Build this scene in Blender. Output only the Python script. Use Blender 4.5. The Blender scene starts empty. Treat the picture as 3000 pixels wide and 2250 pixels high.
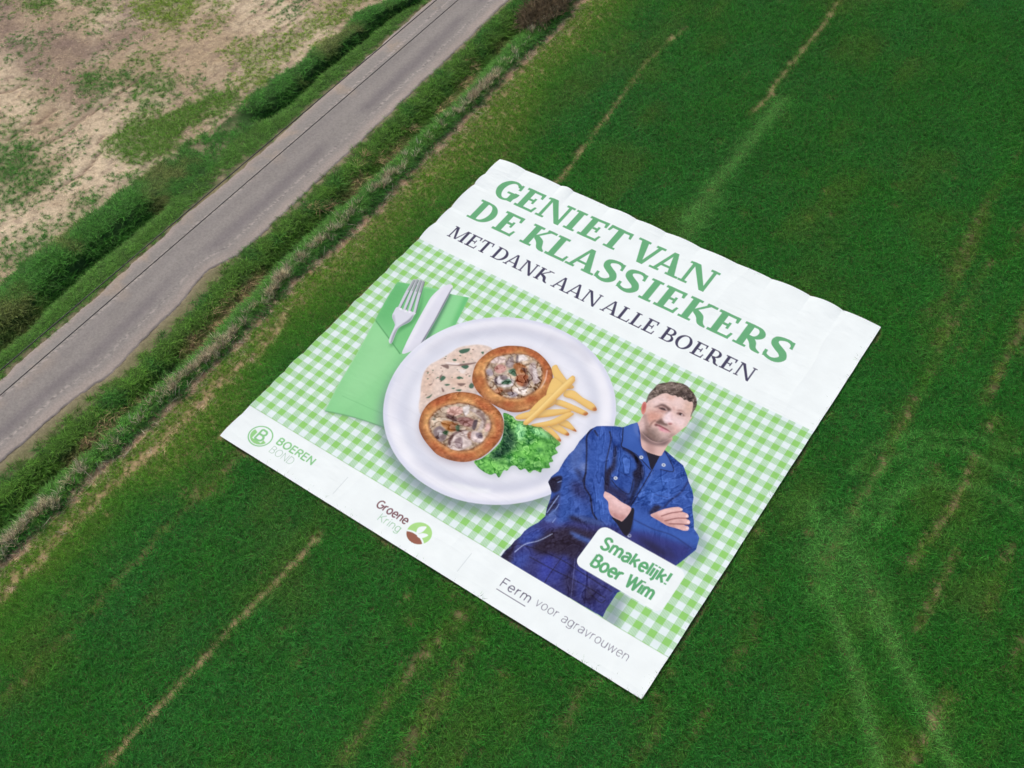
import bpy, math
import numpy as np
from mathutils import Matrix, Vector

# ---------------------------------------------------------------- camera, sky, sun, exposure
scene = bpy.context.scene
COL = scene.collection
cam_data = bpy.data.cameras.new('camera')
cam_data.sensor_fit = 'HORIZONTAL'; cam_data.sensor_width = 36.0; cam_data.lens = 39.341
cam_data.clip_start = 0.5; cam_data.clip_end = 3000.0
cam = bpy.data.objects.new('camera', cam_data); COL.objects.link(cam)
cam.matrix_world = Matrix(((0.819925, -0.434278, 0.372996, 17.5737), (0.571085, 0.665804, -0.480174, -26.0144), (-0.039813, 0.606719, 0.793919, 41.045), (0, 0, 0, 1)))
scene.camera = cam

SUN_EL, SUN_AZ = math.radians(52), math.radians(150)      # azimuth measured from +X towards +Y
world = bpy.data.worlds.new('World'); scene.world = world; world.use_nodes = True
wn = world.node_tree; bg = wn.nodes['Background']
sky = wn.nodes.new('ShaderNodeTexSky'); sky.sky_type = 'NISHITA'; sky.sun_disc = False
sky.sun_elevation = SUN_EL; sky.sun_rotation = math.radians(90)-SUN_AZ
sky.air_density = 1.0; sky.dust_density = 6.0; sky.ozone_density = 1.0
wn.links.new(sky.outputs[0], bg.inputs['Color']); bg.inputs['Strength'].default_value = 0.13
sun_data = bpy.data.lights.new('sun', 'SUN'); sun_data.energy = 1.42; sun_data.angle = math.radians(16); sun_data.color = (1.0, 0.95, 0.88)
sun = bpy.data.objects.new('sun', sun_data); COL.objects.link(sun)
sd = Vector((math.cos(SUN_EL)*math.cos(SUN_AZ), math.cos(SUN_EL)*math.sin(SUN_AZ), math.sin(SUN_EL)))
sun.rotation_euler = sd.to_track_quat('Z', 'Y').to_euler(); sun.location = sd*120
vs = scene.view_settings
vs.view_transform = 'Standard'; vs.look = 'None'; vs.exposure = 0.0; vs.gamma = 1.0; vs.use_curve_mapping = False
scene.cycles.max_bounces = 3; scene.cycles.diffuse_bounces = 2; scene.cycles.glossy_bounces = 2; scene.cycles.transmission_bounces = 2
scene.cycles.adaptive_threshold = .015
scene.cycles.use_denoising = True; scene.cycles.denoiser = 'OPENIMAGEDENOISE'

KLIGHT = 1.12                       # how bright a white card lies in this light (display linear)
def lin(c):
    c = np.asarray(c, float)/255.
    return np.where(c <= .04045, c/12.92, ((c+.055)/1.055)**2.4)
def alb(c):                         # seen colour -> base colour
    return np.clip(lin(c)/KLIGHT, 0, .86)
# ---------------------------------------------------------------- print: a small numpy painter
NB = 900                                   # samples along each side of the banner
CV = np.ones((NB, NB, 3), np.float32)      # printed colours, display-referred
IDM = np.zeros((NB, NB), np.int16)         # which printed element covers each sample
CLIP = {}

def area2(p):
    x, y = p[:, 0], p[:, 1]
    return float(np.sum(x*np.roll(y, -1) - np.roll(x, -1)*y))

def smooth(p, closed=True, k=6):
    p = np.asarray(p, float)
    if len(p) < 3: return p
    if closed: q = np.vstack([p[-1:], p, p[:2]])
    else: q = np.vstack([2*p[:1]-p[1:2], p, 2*p[-1:]-p[-2:-1]])
    t = np.linspace(0, 1, k, endpoint=False)[:, None]
    out = []
    for i in range(1, len(q)-2):
        a, b, c, d = q[i-1], q[i], q[i+1], q[i+2]
        out.append(.5*(2*b + (c-a)*t + (2*a-5*b+4*c-d)*t*t + (3*b-a-3*c+d)*t**3))
    if not closed: out.append(p[-1:])
    return np.vstack(out)

def cover(polys, holes=(), pad=0, ss=3):
    """anti-aliased coverage of a union of polygons (banner units 0..1) minus holes"""
    es = []
    for s, group in ((1, polys), (-1, holes)):
        for p in group:
            p = np.asarray(p, float)*(NB-1)
            if area2(p)*s < 0: p = p[::-1]
            es.append(np.hstack([p, np.roll(p, -1, 0)]))
    e = np.vstack(es)
    x0 = int(np.floor(min(e[:, 0].min(), e[:, 2].min())))-1-pad
    x1 = int(np.ceil(max(e[:, 0].max(), e[:, 2].max())))+2+pad
    y0 = int(np.floor(e[:, 1].min()))-1-pad
    y1 = int(np.ceil(e[:, 1].max()))+2+pad
    W, Hh = x1-x0, (y1-y0)*ss
    acc = np.zeros(Hh*(W+2))
    ax, ay, bx, by = e.T
    ay = (ay-y0+.5)*ss-.5; by = (by-y0+.5)*ss-.5
    sg = np.where(by > ay, 1., -1.)
    lo = np.minimum(ay, by); hi = np.maximum(ay, by)
    r0 = np.ceil(lo).astype(int); n = np.maximum(np.ceil(hi).astype(int)-r0, 0)
    idx = np.repeat(np.arange(len(e)), n)
    if len(idx) == 0: return (x0, y0, x1, y1), np.zeros((y1-y0, W))
    rows = np.arange(len(idx)) - np.repeat(np.cumsum(n)-n, n) + r0[idx]
    tt = (rows-ay[idx])/(by[idx]-ay[idx])
    xs = ax[idx]+(bx[idx]-ax[idx])*tt - x0 + .5
    ix = np.clip(np.floor(xs).astype(int), 0, W); fr = np.clip(xs-ix, 0, 1)
    np.add.at(acc, rows*(W+2)+ix, sg[idx]*(1-fr))
    np.add.at(acc, rows*(W+2)+ix+1, sg[idx]*fr)
    c = np.cumsum(acc.reshape(Hh, W+2), 1)[:, :W]
    c = np.minimum(np.abs(c), 1) if not holes else np.clip(np.abs(c), 0, 1)
    return (x0, y0, x1, y1), c.reshape(y1-y0, ss, W).mean(1)

def blur(a, s):
    if s < .3: return a
    r = int(3*s)+1
    k = np.exp(-.5*(np.arange(-r, r+1)/s)**2); k /= k.sum()
    for ax in (0, 1):
        p = np.pad(a, [(r, r) if i == ax else (0, 0) for i in (0, 1)])
        n = a.shape[ax]
        a = sum(k[j]*(p[j:j+n] if ax == 0 else p[:, j:j+n]) for j in range(2*r+1))
    return a

def full(box, a):
    m = np.zeros((NB, NB)); x0, y0, x1, y1 = box
    X0, Y0, X1, Y1 = max(x0, 0), max(y0, 0), min(x1, NB), min(y1, NB)
    if X1 > X0 and Y1 > Y0: m[Y0:Y1, X0:X1] = a[Y0-y0:Y1-y0, X0-x0:X1-x0]
    return m

def paint(polys, col, bl=0, al=1., clip=None, ident=None, holes=(), save=None):
    s = bl
    box, a = cover(polys, holes, pad=int(3*s)+2 if s else 0)
    hard = a
    if s: a = blur(a, s)
    x0, y0, x1, y1 = box
    X0, Y0, X1, Y1 = max(x0, 0), max(y0, 0), min(x1, NB), min(y1, NB)
    if X1 <= X0 or Y1 <= Y0: return
    sl = (slice(Y0, Y1), slice(X0, X1)); sub = (slice(Y0-y0, Y1-y0), slice(X0-x0, X1-x0))
    m = a[sub].copy(); h = hard[sub].copy()
    if clip:
        for c in clip.split('+'):
            if c[0] == '-': m = m*(1-CLIP[c[1:]][sl]); h = h*(1-CLIP[c[1:]][sl])
            else: m = m*CLIP[c][sl]; h = h*CLIP[c][sl]
    c = np.asarray(col, float)/255.
    mm = (m*al)[..., None]
    CV[sl] = CV[sl]*(1-mm)+c*mm
    if ident is not None: IDM[sl][h > .5] = ident
    if save: CLIP[save] = np.maximum(CLIP.get(save, 0), full(box, hard) if not clip else full((X0, Y0, X1, Y1), h))

def stroke(p, w, closed=False, taper=False):
    p = np.asarray(p, float); n = len(p)
    w = np.full(n, w, float) if np.isscalar(w) else np.interp(np.linspace(0, 1, n), np.linspace(0, 1, len(w)), w)
    out = []
    m = n if closed else n-1
    for i in range(m):
        a, b = p[i], p[(i+1) % n]; d = b-a; l = np.hypot(*d)
        if l < 1e-9: continue
        nn = np.array([-d[1], d[0]])/l*.5; wa, wb = w[i], w[(i+1) % n]
        out.append(np.array([a-nn*wa, b-nn*wb, b+nn*wb, a+nn*wa]))
    ang = np.linspace(0, 2*np.pi, 9)[:-1]
    for i in range(n if closed else n):
        if not closed and i in (0, n-1) and not taper: continue
        out.append(p[i]+.5*w[i]*np.c_[np.cos(ang), np.sin(ang)])
    return out

def ell(cx, cy, rx, ry, n=48, a0=0, a1=360, rot=0):
    t = np.radians(np.linspace(a0, a1, n, endpoint=(abs(a1-a0) < 360)))
    x, y = rx*np.cos(t), ry*np.sin(t); r = math.radians(rot)
    return np.c_[cx+x*math.cos(r)-y*math.sin(r), cy+x*math.sin(r)+y*math.cos(r)]

RNG = np.random.RandomState(7)
def bbox(m):
    r = np.where(m.any(1))[0]; c = np.where(m.any(0))[0]
    return slice(r[0], r[-1]+1), slice(c[0], c[-1]+1)
def vnoise(cu, cv, rot=0., seed=0, octs=2, box=None):
    """value noise over the banner, cell sizes in banner units, rotated"""
    rg = np.random.RandomState(seed); box = box or (slice(0, NB), slice(0, NB))
    v, u = np.mgrid[box]/(NB-1.)
    r = math.radians(rot); uu = u*math.cos(r)+v*math.sin(r)+2; vv = -u*math.sin(r)+v*math.cos(r)+2
    out = 0; amp = 1; tot = 0
    for o in range(octs):
        x = uu/cu; y = vv/cv
        g = rg.rand(256, 256)
        xi = np.floor(x).astype(int); yi = np.floor(y).astype(int); fx = x-xi; fy = y-yi
        fx = fx*fx*(3-2*fx); fy = fy*fy*(3-2*fy)
        a = g[yi % 256, xi % 256]; b = g[yi % 256, (xi+1) % 256]; c = g[(yi+1) % 256, xi % 256]; d = g[(yi+1) % 256, (xi+1) % 256]
        out = out + amp*((a*(1-fx)+b*fx)*(1-fy)+(c*(1-fx)+d*fx)*fy); tot += amp
        amp *= .5; cu /= 2; cv /= 2
    return out/tot*2-1

def grain(clip, amp, cu, cv, rot=0, seed=0, tint=(1, 1, 1), octs=2):
    bx = bbox(CLIP[clip]); m = CLIP[clip][bx]*amp
    n = vnoise(cu, cv, rot, seed, octs, bx)
    CV[bx] = np.clip(CV[bx] + (m*n)[..., None]*np.asarray(tint), 0, 1)

def creases(clip, amp, cu, cv, rot=0, seed=0, tint=(1, 1, 1), width=.07, light=.7):
    bx = bbox(CLIP[clip]); k = CLIP[clip][bx]; n = vnoise(cu, cv, rot, seed, 3, bx)
    m = k*vnoise(.08, .08, 0, seed+500, 1, bx).clip(-.4, 1)*.8+k*.45
    CV[bx] = np.clip(CV[bx]-(m*amp*np.exp(-(n/width)**2))[..., None]*np.asarray(tint)+(m*amp*light*np.exp(-((n-1.9*width)/width)**2))[..., None]*np.asarray(tint), 0, 1)

# ---------------------------------------------------------------- lettering
def R4(x0, y0, x1, y1): return np.array([(x0, y0), (x1, y0), (x1, y1), (x0, y1)], float)
def serif_glyph(ch, w, s, t, h, e):
    """polygons, holes of a bracketed serif capital; cap height 1, width w"""
    P = []; Ho = []
    def q(*p): P.append(np.array(p, float))
    if ch in 'ELI':
        if ch == 'I':
            c = w/2; P.append(R4(c-s/2, 0, c+s/2, 1)); P.append(R4(0, 0, w, h)); P.append(R4(0, 1-h, w, 1))
        else:
            P.append(R4(e, 0, e+s, 1)); P.append(R4(0, 0, w*.97, h*1.15))
            q((w-t*1.25, 0), (w*.96, 0), (w*1.02, .29), (w-t*.55, .29))
            if ch == 'E':
                P.append(R4(0, 1-h*1.15, w*.95, 1)); q((w*.95-t*1.2, 1), (w*.95, 1), (w*.95, .74), (w*.95-t*.75, .74))
                P.append(R4(e+s, .47, w*.66, .47+h*1.1)); q((w*.62, .37), (w*.62+t*.75, .37), (w*.62+t*.75, .66), (w*.62, .66))
            else: P.append(R4(0, 1-h, 2*e+s+e*.2, 1))
    elif ch == 'T':
        c = w/2; P.append(R4(c-s/2, 0, c+s/2, 1)); P.append(R4(c-s/2-e, 0, c+s/2+e, h)); P.append(R4(.03*w, 1-h*1.2, w*.97, 1))
        q((0, .72), (t*.7, .72), (t*1.3, 1), (.03*w, 1)); q((w, .72), (w-t*.7, .72), (w-t*1.3, 1), (w*.97, 1))
    elif ch == 'N':
        P.append(R4(e, 0, e+t, 1)); P.append(R4(0, 0, 2*e+t, h)); P.append(R4(0, 1-h, e+s, 1))
        q((e, 1), (e+s*1.1, 1), (w-e, .02), (w-e, -.04), (w-e-t*1.4, -.04))
        P.append(R4(w-e-t, -.03, w-e, 1)); P.append(R4(w-2*e-t, 1-h, w, 1))
    elif ch == 'M':
        P.append(R4(e, 0, e+t, 1)); P.append(R4(0, 0, 2*e+t, h)); P.append(R4(0, 1-h, e+t, 1))
        m = w*.47
        q((e, 1), (e+s*1.15, 1), (m+t*.7, .04), (m-t*.7, .04)); q((w-e-s, 1), (w-e-s+t*.6, 1), (m+t*.7, .04), (m-t*.3, .04))
        P.append(R4(w-e-s, 0, w-e, 1)); P.append(R4(w-2*e-s, 0, w, h)); P.append(R4(w-e-s, 1-h, w, 1))
    elif ch == 'V':
        a = w*.54
        q((e, 1), (e+s*1.2, 1), (a+t*.6, -.04), (a-t*.9, -.04)); q((w-e-t*1.15, 1), (w-e, 1), (a+t*.9, -.04), (a-t*.2, -.04))
        P.append(R4(0, 1-h, 2*e+s*1.1, 1)); P.append(R4(w-2*e-t*1.2, 1-h, w, 1))
    elif ch == 'A':
        a = w*.47
        q((e, 0), (e+t*1.15, 0), (a+t*.35, 1.03), (a-t*.6, 1.03)); q((w-e-s*1.15, 0), (w-e, 0), (a+s*.42, 1.03), (a-t*.6, 1.03))
        P.append(R4(0, 0, 2*e+t*1.2, h)); P.append(R4(w-2*e-s*1.1, 0, w, h)); P.append(R4(w*.27, .28, w*.7, .28+h*1.05))
    elif ch == 'D':
        P.append(R4(0, 0, e+s, h)); P.append(R4(0, 1-h, e+s, 1)); P.append(R4(e, 0, e+s, 1))
        o = np.vstack([[(e+s*.6, 0)], ell(w*.46, .5, w*.54, .5, 24, -90, 90), [(e+s*.6, 1)]])
        i = np.vstack([[(e+s, h)], ell(w*.45, .5, w*.55-s*1.08, .5-h, 24, -90, 90), [(e+s, 1-h)]])
        return [P[0], P[1], ('ring', o, i), R4(e, 0, e+s, 1)], []
    elif ch == 'O':
        return [('ring', ell(w/2, .5, w/2, .52), ell(w/2, .5, w/2-s*1.05, .52-h*1.1, rot=0))], []
    elif ch == 'B':
        P += [R4(0, 0, e+s, h), R4(0, 1-h, e+s, 1), R4(e, 0, e+s, 1)]
        for y0, y1, ww in ((0, .55, w), (.5, 1, w*.92)):
            c = (y0+y1)/2; r = (y1-y0)/2
            o = np.vstack([[(e+s*.6, y0)], ell(ww*.55, c, ww*.45, r, 16, -90, 90), [(e+s*.6, y1)]])
            i = np.vstack([[(e+s, y0+h)], ell(ww*.55, c, ww*.45-s*.95, r-h, 16, -90, 90), [(e+s, y1-h)]])
            P.append(('ring', o, i))
    elif ch == 'R':
        P += [R4(e, 0, e+s, 1), R4(0, 0, 2*e+s, h), R4(0, 1-h, e+s, 1)]
        ww = w*.83; y0, y1 = .44, 1; c = .72; r = .28
        o = np.vstack([[(e+s*.6, y0)], ell(ww*.55, c, ww*.45, r, 16, -90, 90), [(e+s*.6, y1)]])
        i = np.vstack([[(e+s, y0+h)], ell(ww*.55, c, ww*.45-s*.95, r-h, 16, -90, 90), [(e+s, y1-h)]])
        P.append(('ring', o, i))
        P += stroke(smooth([(ww*.5, .46), (ww*.72, .3), (ww*.86, .1), (w*.97, .02)], False), [s*.9, s*.95, s*.8, .06])
    elif ch == 'K':
        P += [R4(e, 0, e+s, 1), R4(0, 0, 2*e+s, h), R4(0, 1-h, 2*e+s, 1)]
        q((e+s*.9, .42), (e+s*.9, .53), (w*.84-t*1.2, 1), (w*.84, 1)); P.append(R4(w*.6, 1-h, w*.97, 1))
        P += stroke(smooth([(e+s*1.25, .5), (w*.62, .36), (w*.76, .12), (w*.97, .02)], False), [s*.85, s*1.05, s*.85, .06])
    elif ch == 'S':
        c = [(w*.93, .8), (w*.78, .95), (w*.5, .965), (w*.2, .87), (w*.2, .68), (w*.45, .54), (w*.72, .42), (w*.84, .24), (w*.66, .07), (w*.38, .03), (w*.12, .1), (w*.05, .2)]
        P += stroke(smooth(c, False), [t*.6, t*1, t*1, s*.85, s*1.0, s*1.05, s*1.05, s*1.0, s*.8, t*1, t*1, t*.6])
        q((w*.84, 1), (w*.96, 1), (w*1., .7), (w*.86, .7)); q((w*.0, .3), (w*.14, .3), (w*.17, .06), (w*.03, .02))
    elif ch == 'G':
        o = ell(w*.54, .5, w*.54, .52); i = ell(w*.58, .5, w*.54-s*.93, .52-h*1.15)
        cut = np.array([(w*.62, .5), (w*1.2, .5), (w*1.2, .78), (w*.62, .78)])
        return [('ring', o, i, cut), np.array([(w*.86, .97), (w*.97, .97), (w*.99, .68), (w*.86, .68)]), R4(w*.72, .03, w*.72+s*.95, .46), R4(w*.54, .46-h, w*1.04, .46)], []
    return P, Ho

def put(glyphs, x0, base, cap, col, ident=None, clip=None, save=None):
    for g in glyphs:
        if isinstance(g, tuple):
            f = lambda p: np.c_[x0+p[:, 0]*cap, base-p[:, 1]*cap]
            o, i = f(g[1]), f(g[2])
            if len(g) > 3:
                box, a = cover([f(g[3])]); CLIP['_cut'] = full(box, a)
                paint([o], col, clip='-_cut', ident=ident, holes=[i])
            else: paint([o], col, clip=clip, ident=ident, holes=[i])
        else:
            paint([np.c_[x0+g[:, 0]*cap, base-g[:, 1]*cap]], col, clip=clip, ident=ident)

def serif_line(items, base, cap, col, ident, s, t, h, e):
    for ch, a, b in items:
        g, _ = serif_glyph(ch, (b-a)/cap, s, t, h, e); put(g, a, base, cap, col, ident)

# stroke skeletons of a plain grotesque; x-height .72 of the cap height
def arc(cx, cy, rx, ry, a0, a1, n=14): return [tuple(p) for p in ell(cx, cy, rx, ry, n, a0, a1-.01 if abs(a1-a0) == 360 else a1)]
X = .72
SANS = {
 'B': (.62, [[(.05, 0), (.05, 1)], [(.05, 1), (.3, 1)]+arc(.3, .77, .22, .23, 90, -90)+[(.05, .54)], [(.05, .54), (.32, .54)]+arc(.32, .27, .26, .27, 90, -90)+[(.05, 0)]]),
 'O': (.82, [arc(.41, .5, .37, .5, 0, 360, 30)]),
 'E': (.56, [[(.54, 1), (.05, 1), (.05, 0), (.55, 0)], [(.05, .52), (.5, .52)]]),
 'R': (.64, [[(.05, 0), (.05, 1)], [(.05, 1), (.32, 1)]+arc(.32, .74, .25, .26, 90, -90)+[(.05, .48)], [(.32, .48), (.6, 0)]]),
 'N': (.72, [[(.05, 0), (.05, 1), (.66, 0), (.66, 1)]]),
 'D': (.72, [[(.05, 0), (.05, 1), (.28, 1)]+arc(.28, .5, .4, .5, 90, -90)+[(.05, 0)]]),
 'G': (.8, [arc(.42, .5, .38, .5, 50, 360)[0:]+[(.45, .5)]]),
 'F': (.54, [[(.54, 1), (.05, 1), (.05, 0)], [(.05, .52), (.48, .52)]]),
 'K': (.64, [[(.05, 0), (.05, 1)], [(.6, 1), (.08, .42)], [(.22, .56), (.62, 0)]]),
 'S': (.6, [[(.54, .8)]+arc(.3, .76, .23, .24, 30, 200)+[(.2, .57), (.4, .47)]+arc(.3, .25, .25, .25, 40, -160)]),
 'W': (1.0, [[(.02, 1), (.26, 0), (.5, .95), (.74, 0), (.98, 1)]]),
 'r': (.36, [[(.05, 0), (.05, X)], [(.05, .45)]+arc(.3, .45, .25, .25, 180, 85)]),
 'o': (.6, [arc(.3, X/2, .26, X/2, 0, 360, 26)]),
 'e': (.58, [[(.05, X*.52), (.54, X*.52)]+arc(.3, X/2, .25, X/2, 5, 320)]),
 'n': (.56, [[(.05, 0), (.05, X)], [(.05, .45)]+arc(.28, .45, .23, .26, 180, 0)+[(.51, 0)]]),
 'm': (.88, [[(.05, 0), (.05, X)], [(.05, .47)]+arc(.245, .47, .195, .25, 180, 0)+[(.44, 0)], [(.44, .47)]+arc(.635, .47, .195, .25, 180, 0)+[(.83, 0)]]),
 'i': (.12, [[(.05, 0), (.05, X)], [(.05, .9), (.05, 1.02)]]),
 'j': (.14, [[(.07, X), (.07, -.1), (-.03, -.24)], [(.07, .9), (.07, 1.02)]]),
 'l': (.12, [[(.05, 0), (.05, 1.02)]]),
 'k': (.52, [[(.05, 0), (.05, 1.02)], [(.48, X), (.07, .3)], [(.2, .42), (.5, 0)]]),
 'g': (.6, [arc(.29, X/2, .25, X/2, 0, 360, 24), [(.54, X), (.54, -.05)]+arc(.29, -.04, .25, .22, 0, -150)]),
 'v': (.52, [[(.02, X), (.26, 0), (.5, X)]]),
 'w': (.8, [[(.02, X), (.21, 0), (.4, X), (.59, 0), (.78, X)]]),
 'a': (.54, [[(.06, X*.85)]+arc(.27, X*.7, .21, X*.3, 130, 0)+[(.48, 0)], [(.48, X*.55), (.3, X*.58)]+arc(.24, X*.27, .2, X*.27, 100, 270)+[(.36, .03), (.48, .2)]]),
 'u': (.56, [[(.05, X), (.05, .26)]+arc(.28, .26, .23, .26, 180, 360)+[(.51, X)], [(.51, X), (.51, 0)]]),
 '!': (.14, [[(.07, 1.02), (.07, .3)], [(.07, .12), (.07, 0)]]),
 ' ': (.26, []),
}
def sans(txt, u0, u1, base, cap, wt, col, ident=None, track=.14, slant=0.):
    tot = sum(SANS[c][0]+track for c in txt)-track
    k = (u1-u0)/tot; x = 0; P = []
    for c in txt:
        w, st = SANS[c]
        for s in st:
            p = np.array(s, float); p = np.c_[u0+(x+p[:, 0])*k+slant*p[:, 1]*cap, base-p[:, 1]*cap]
            P += stroke(p, wt*cap)
            d = np.diff(p, axis=0)
        x += w+track
    paint(P, col, ident=ident)
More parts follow.
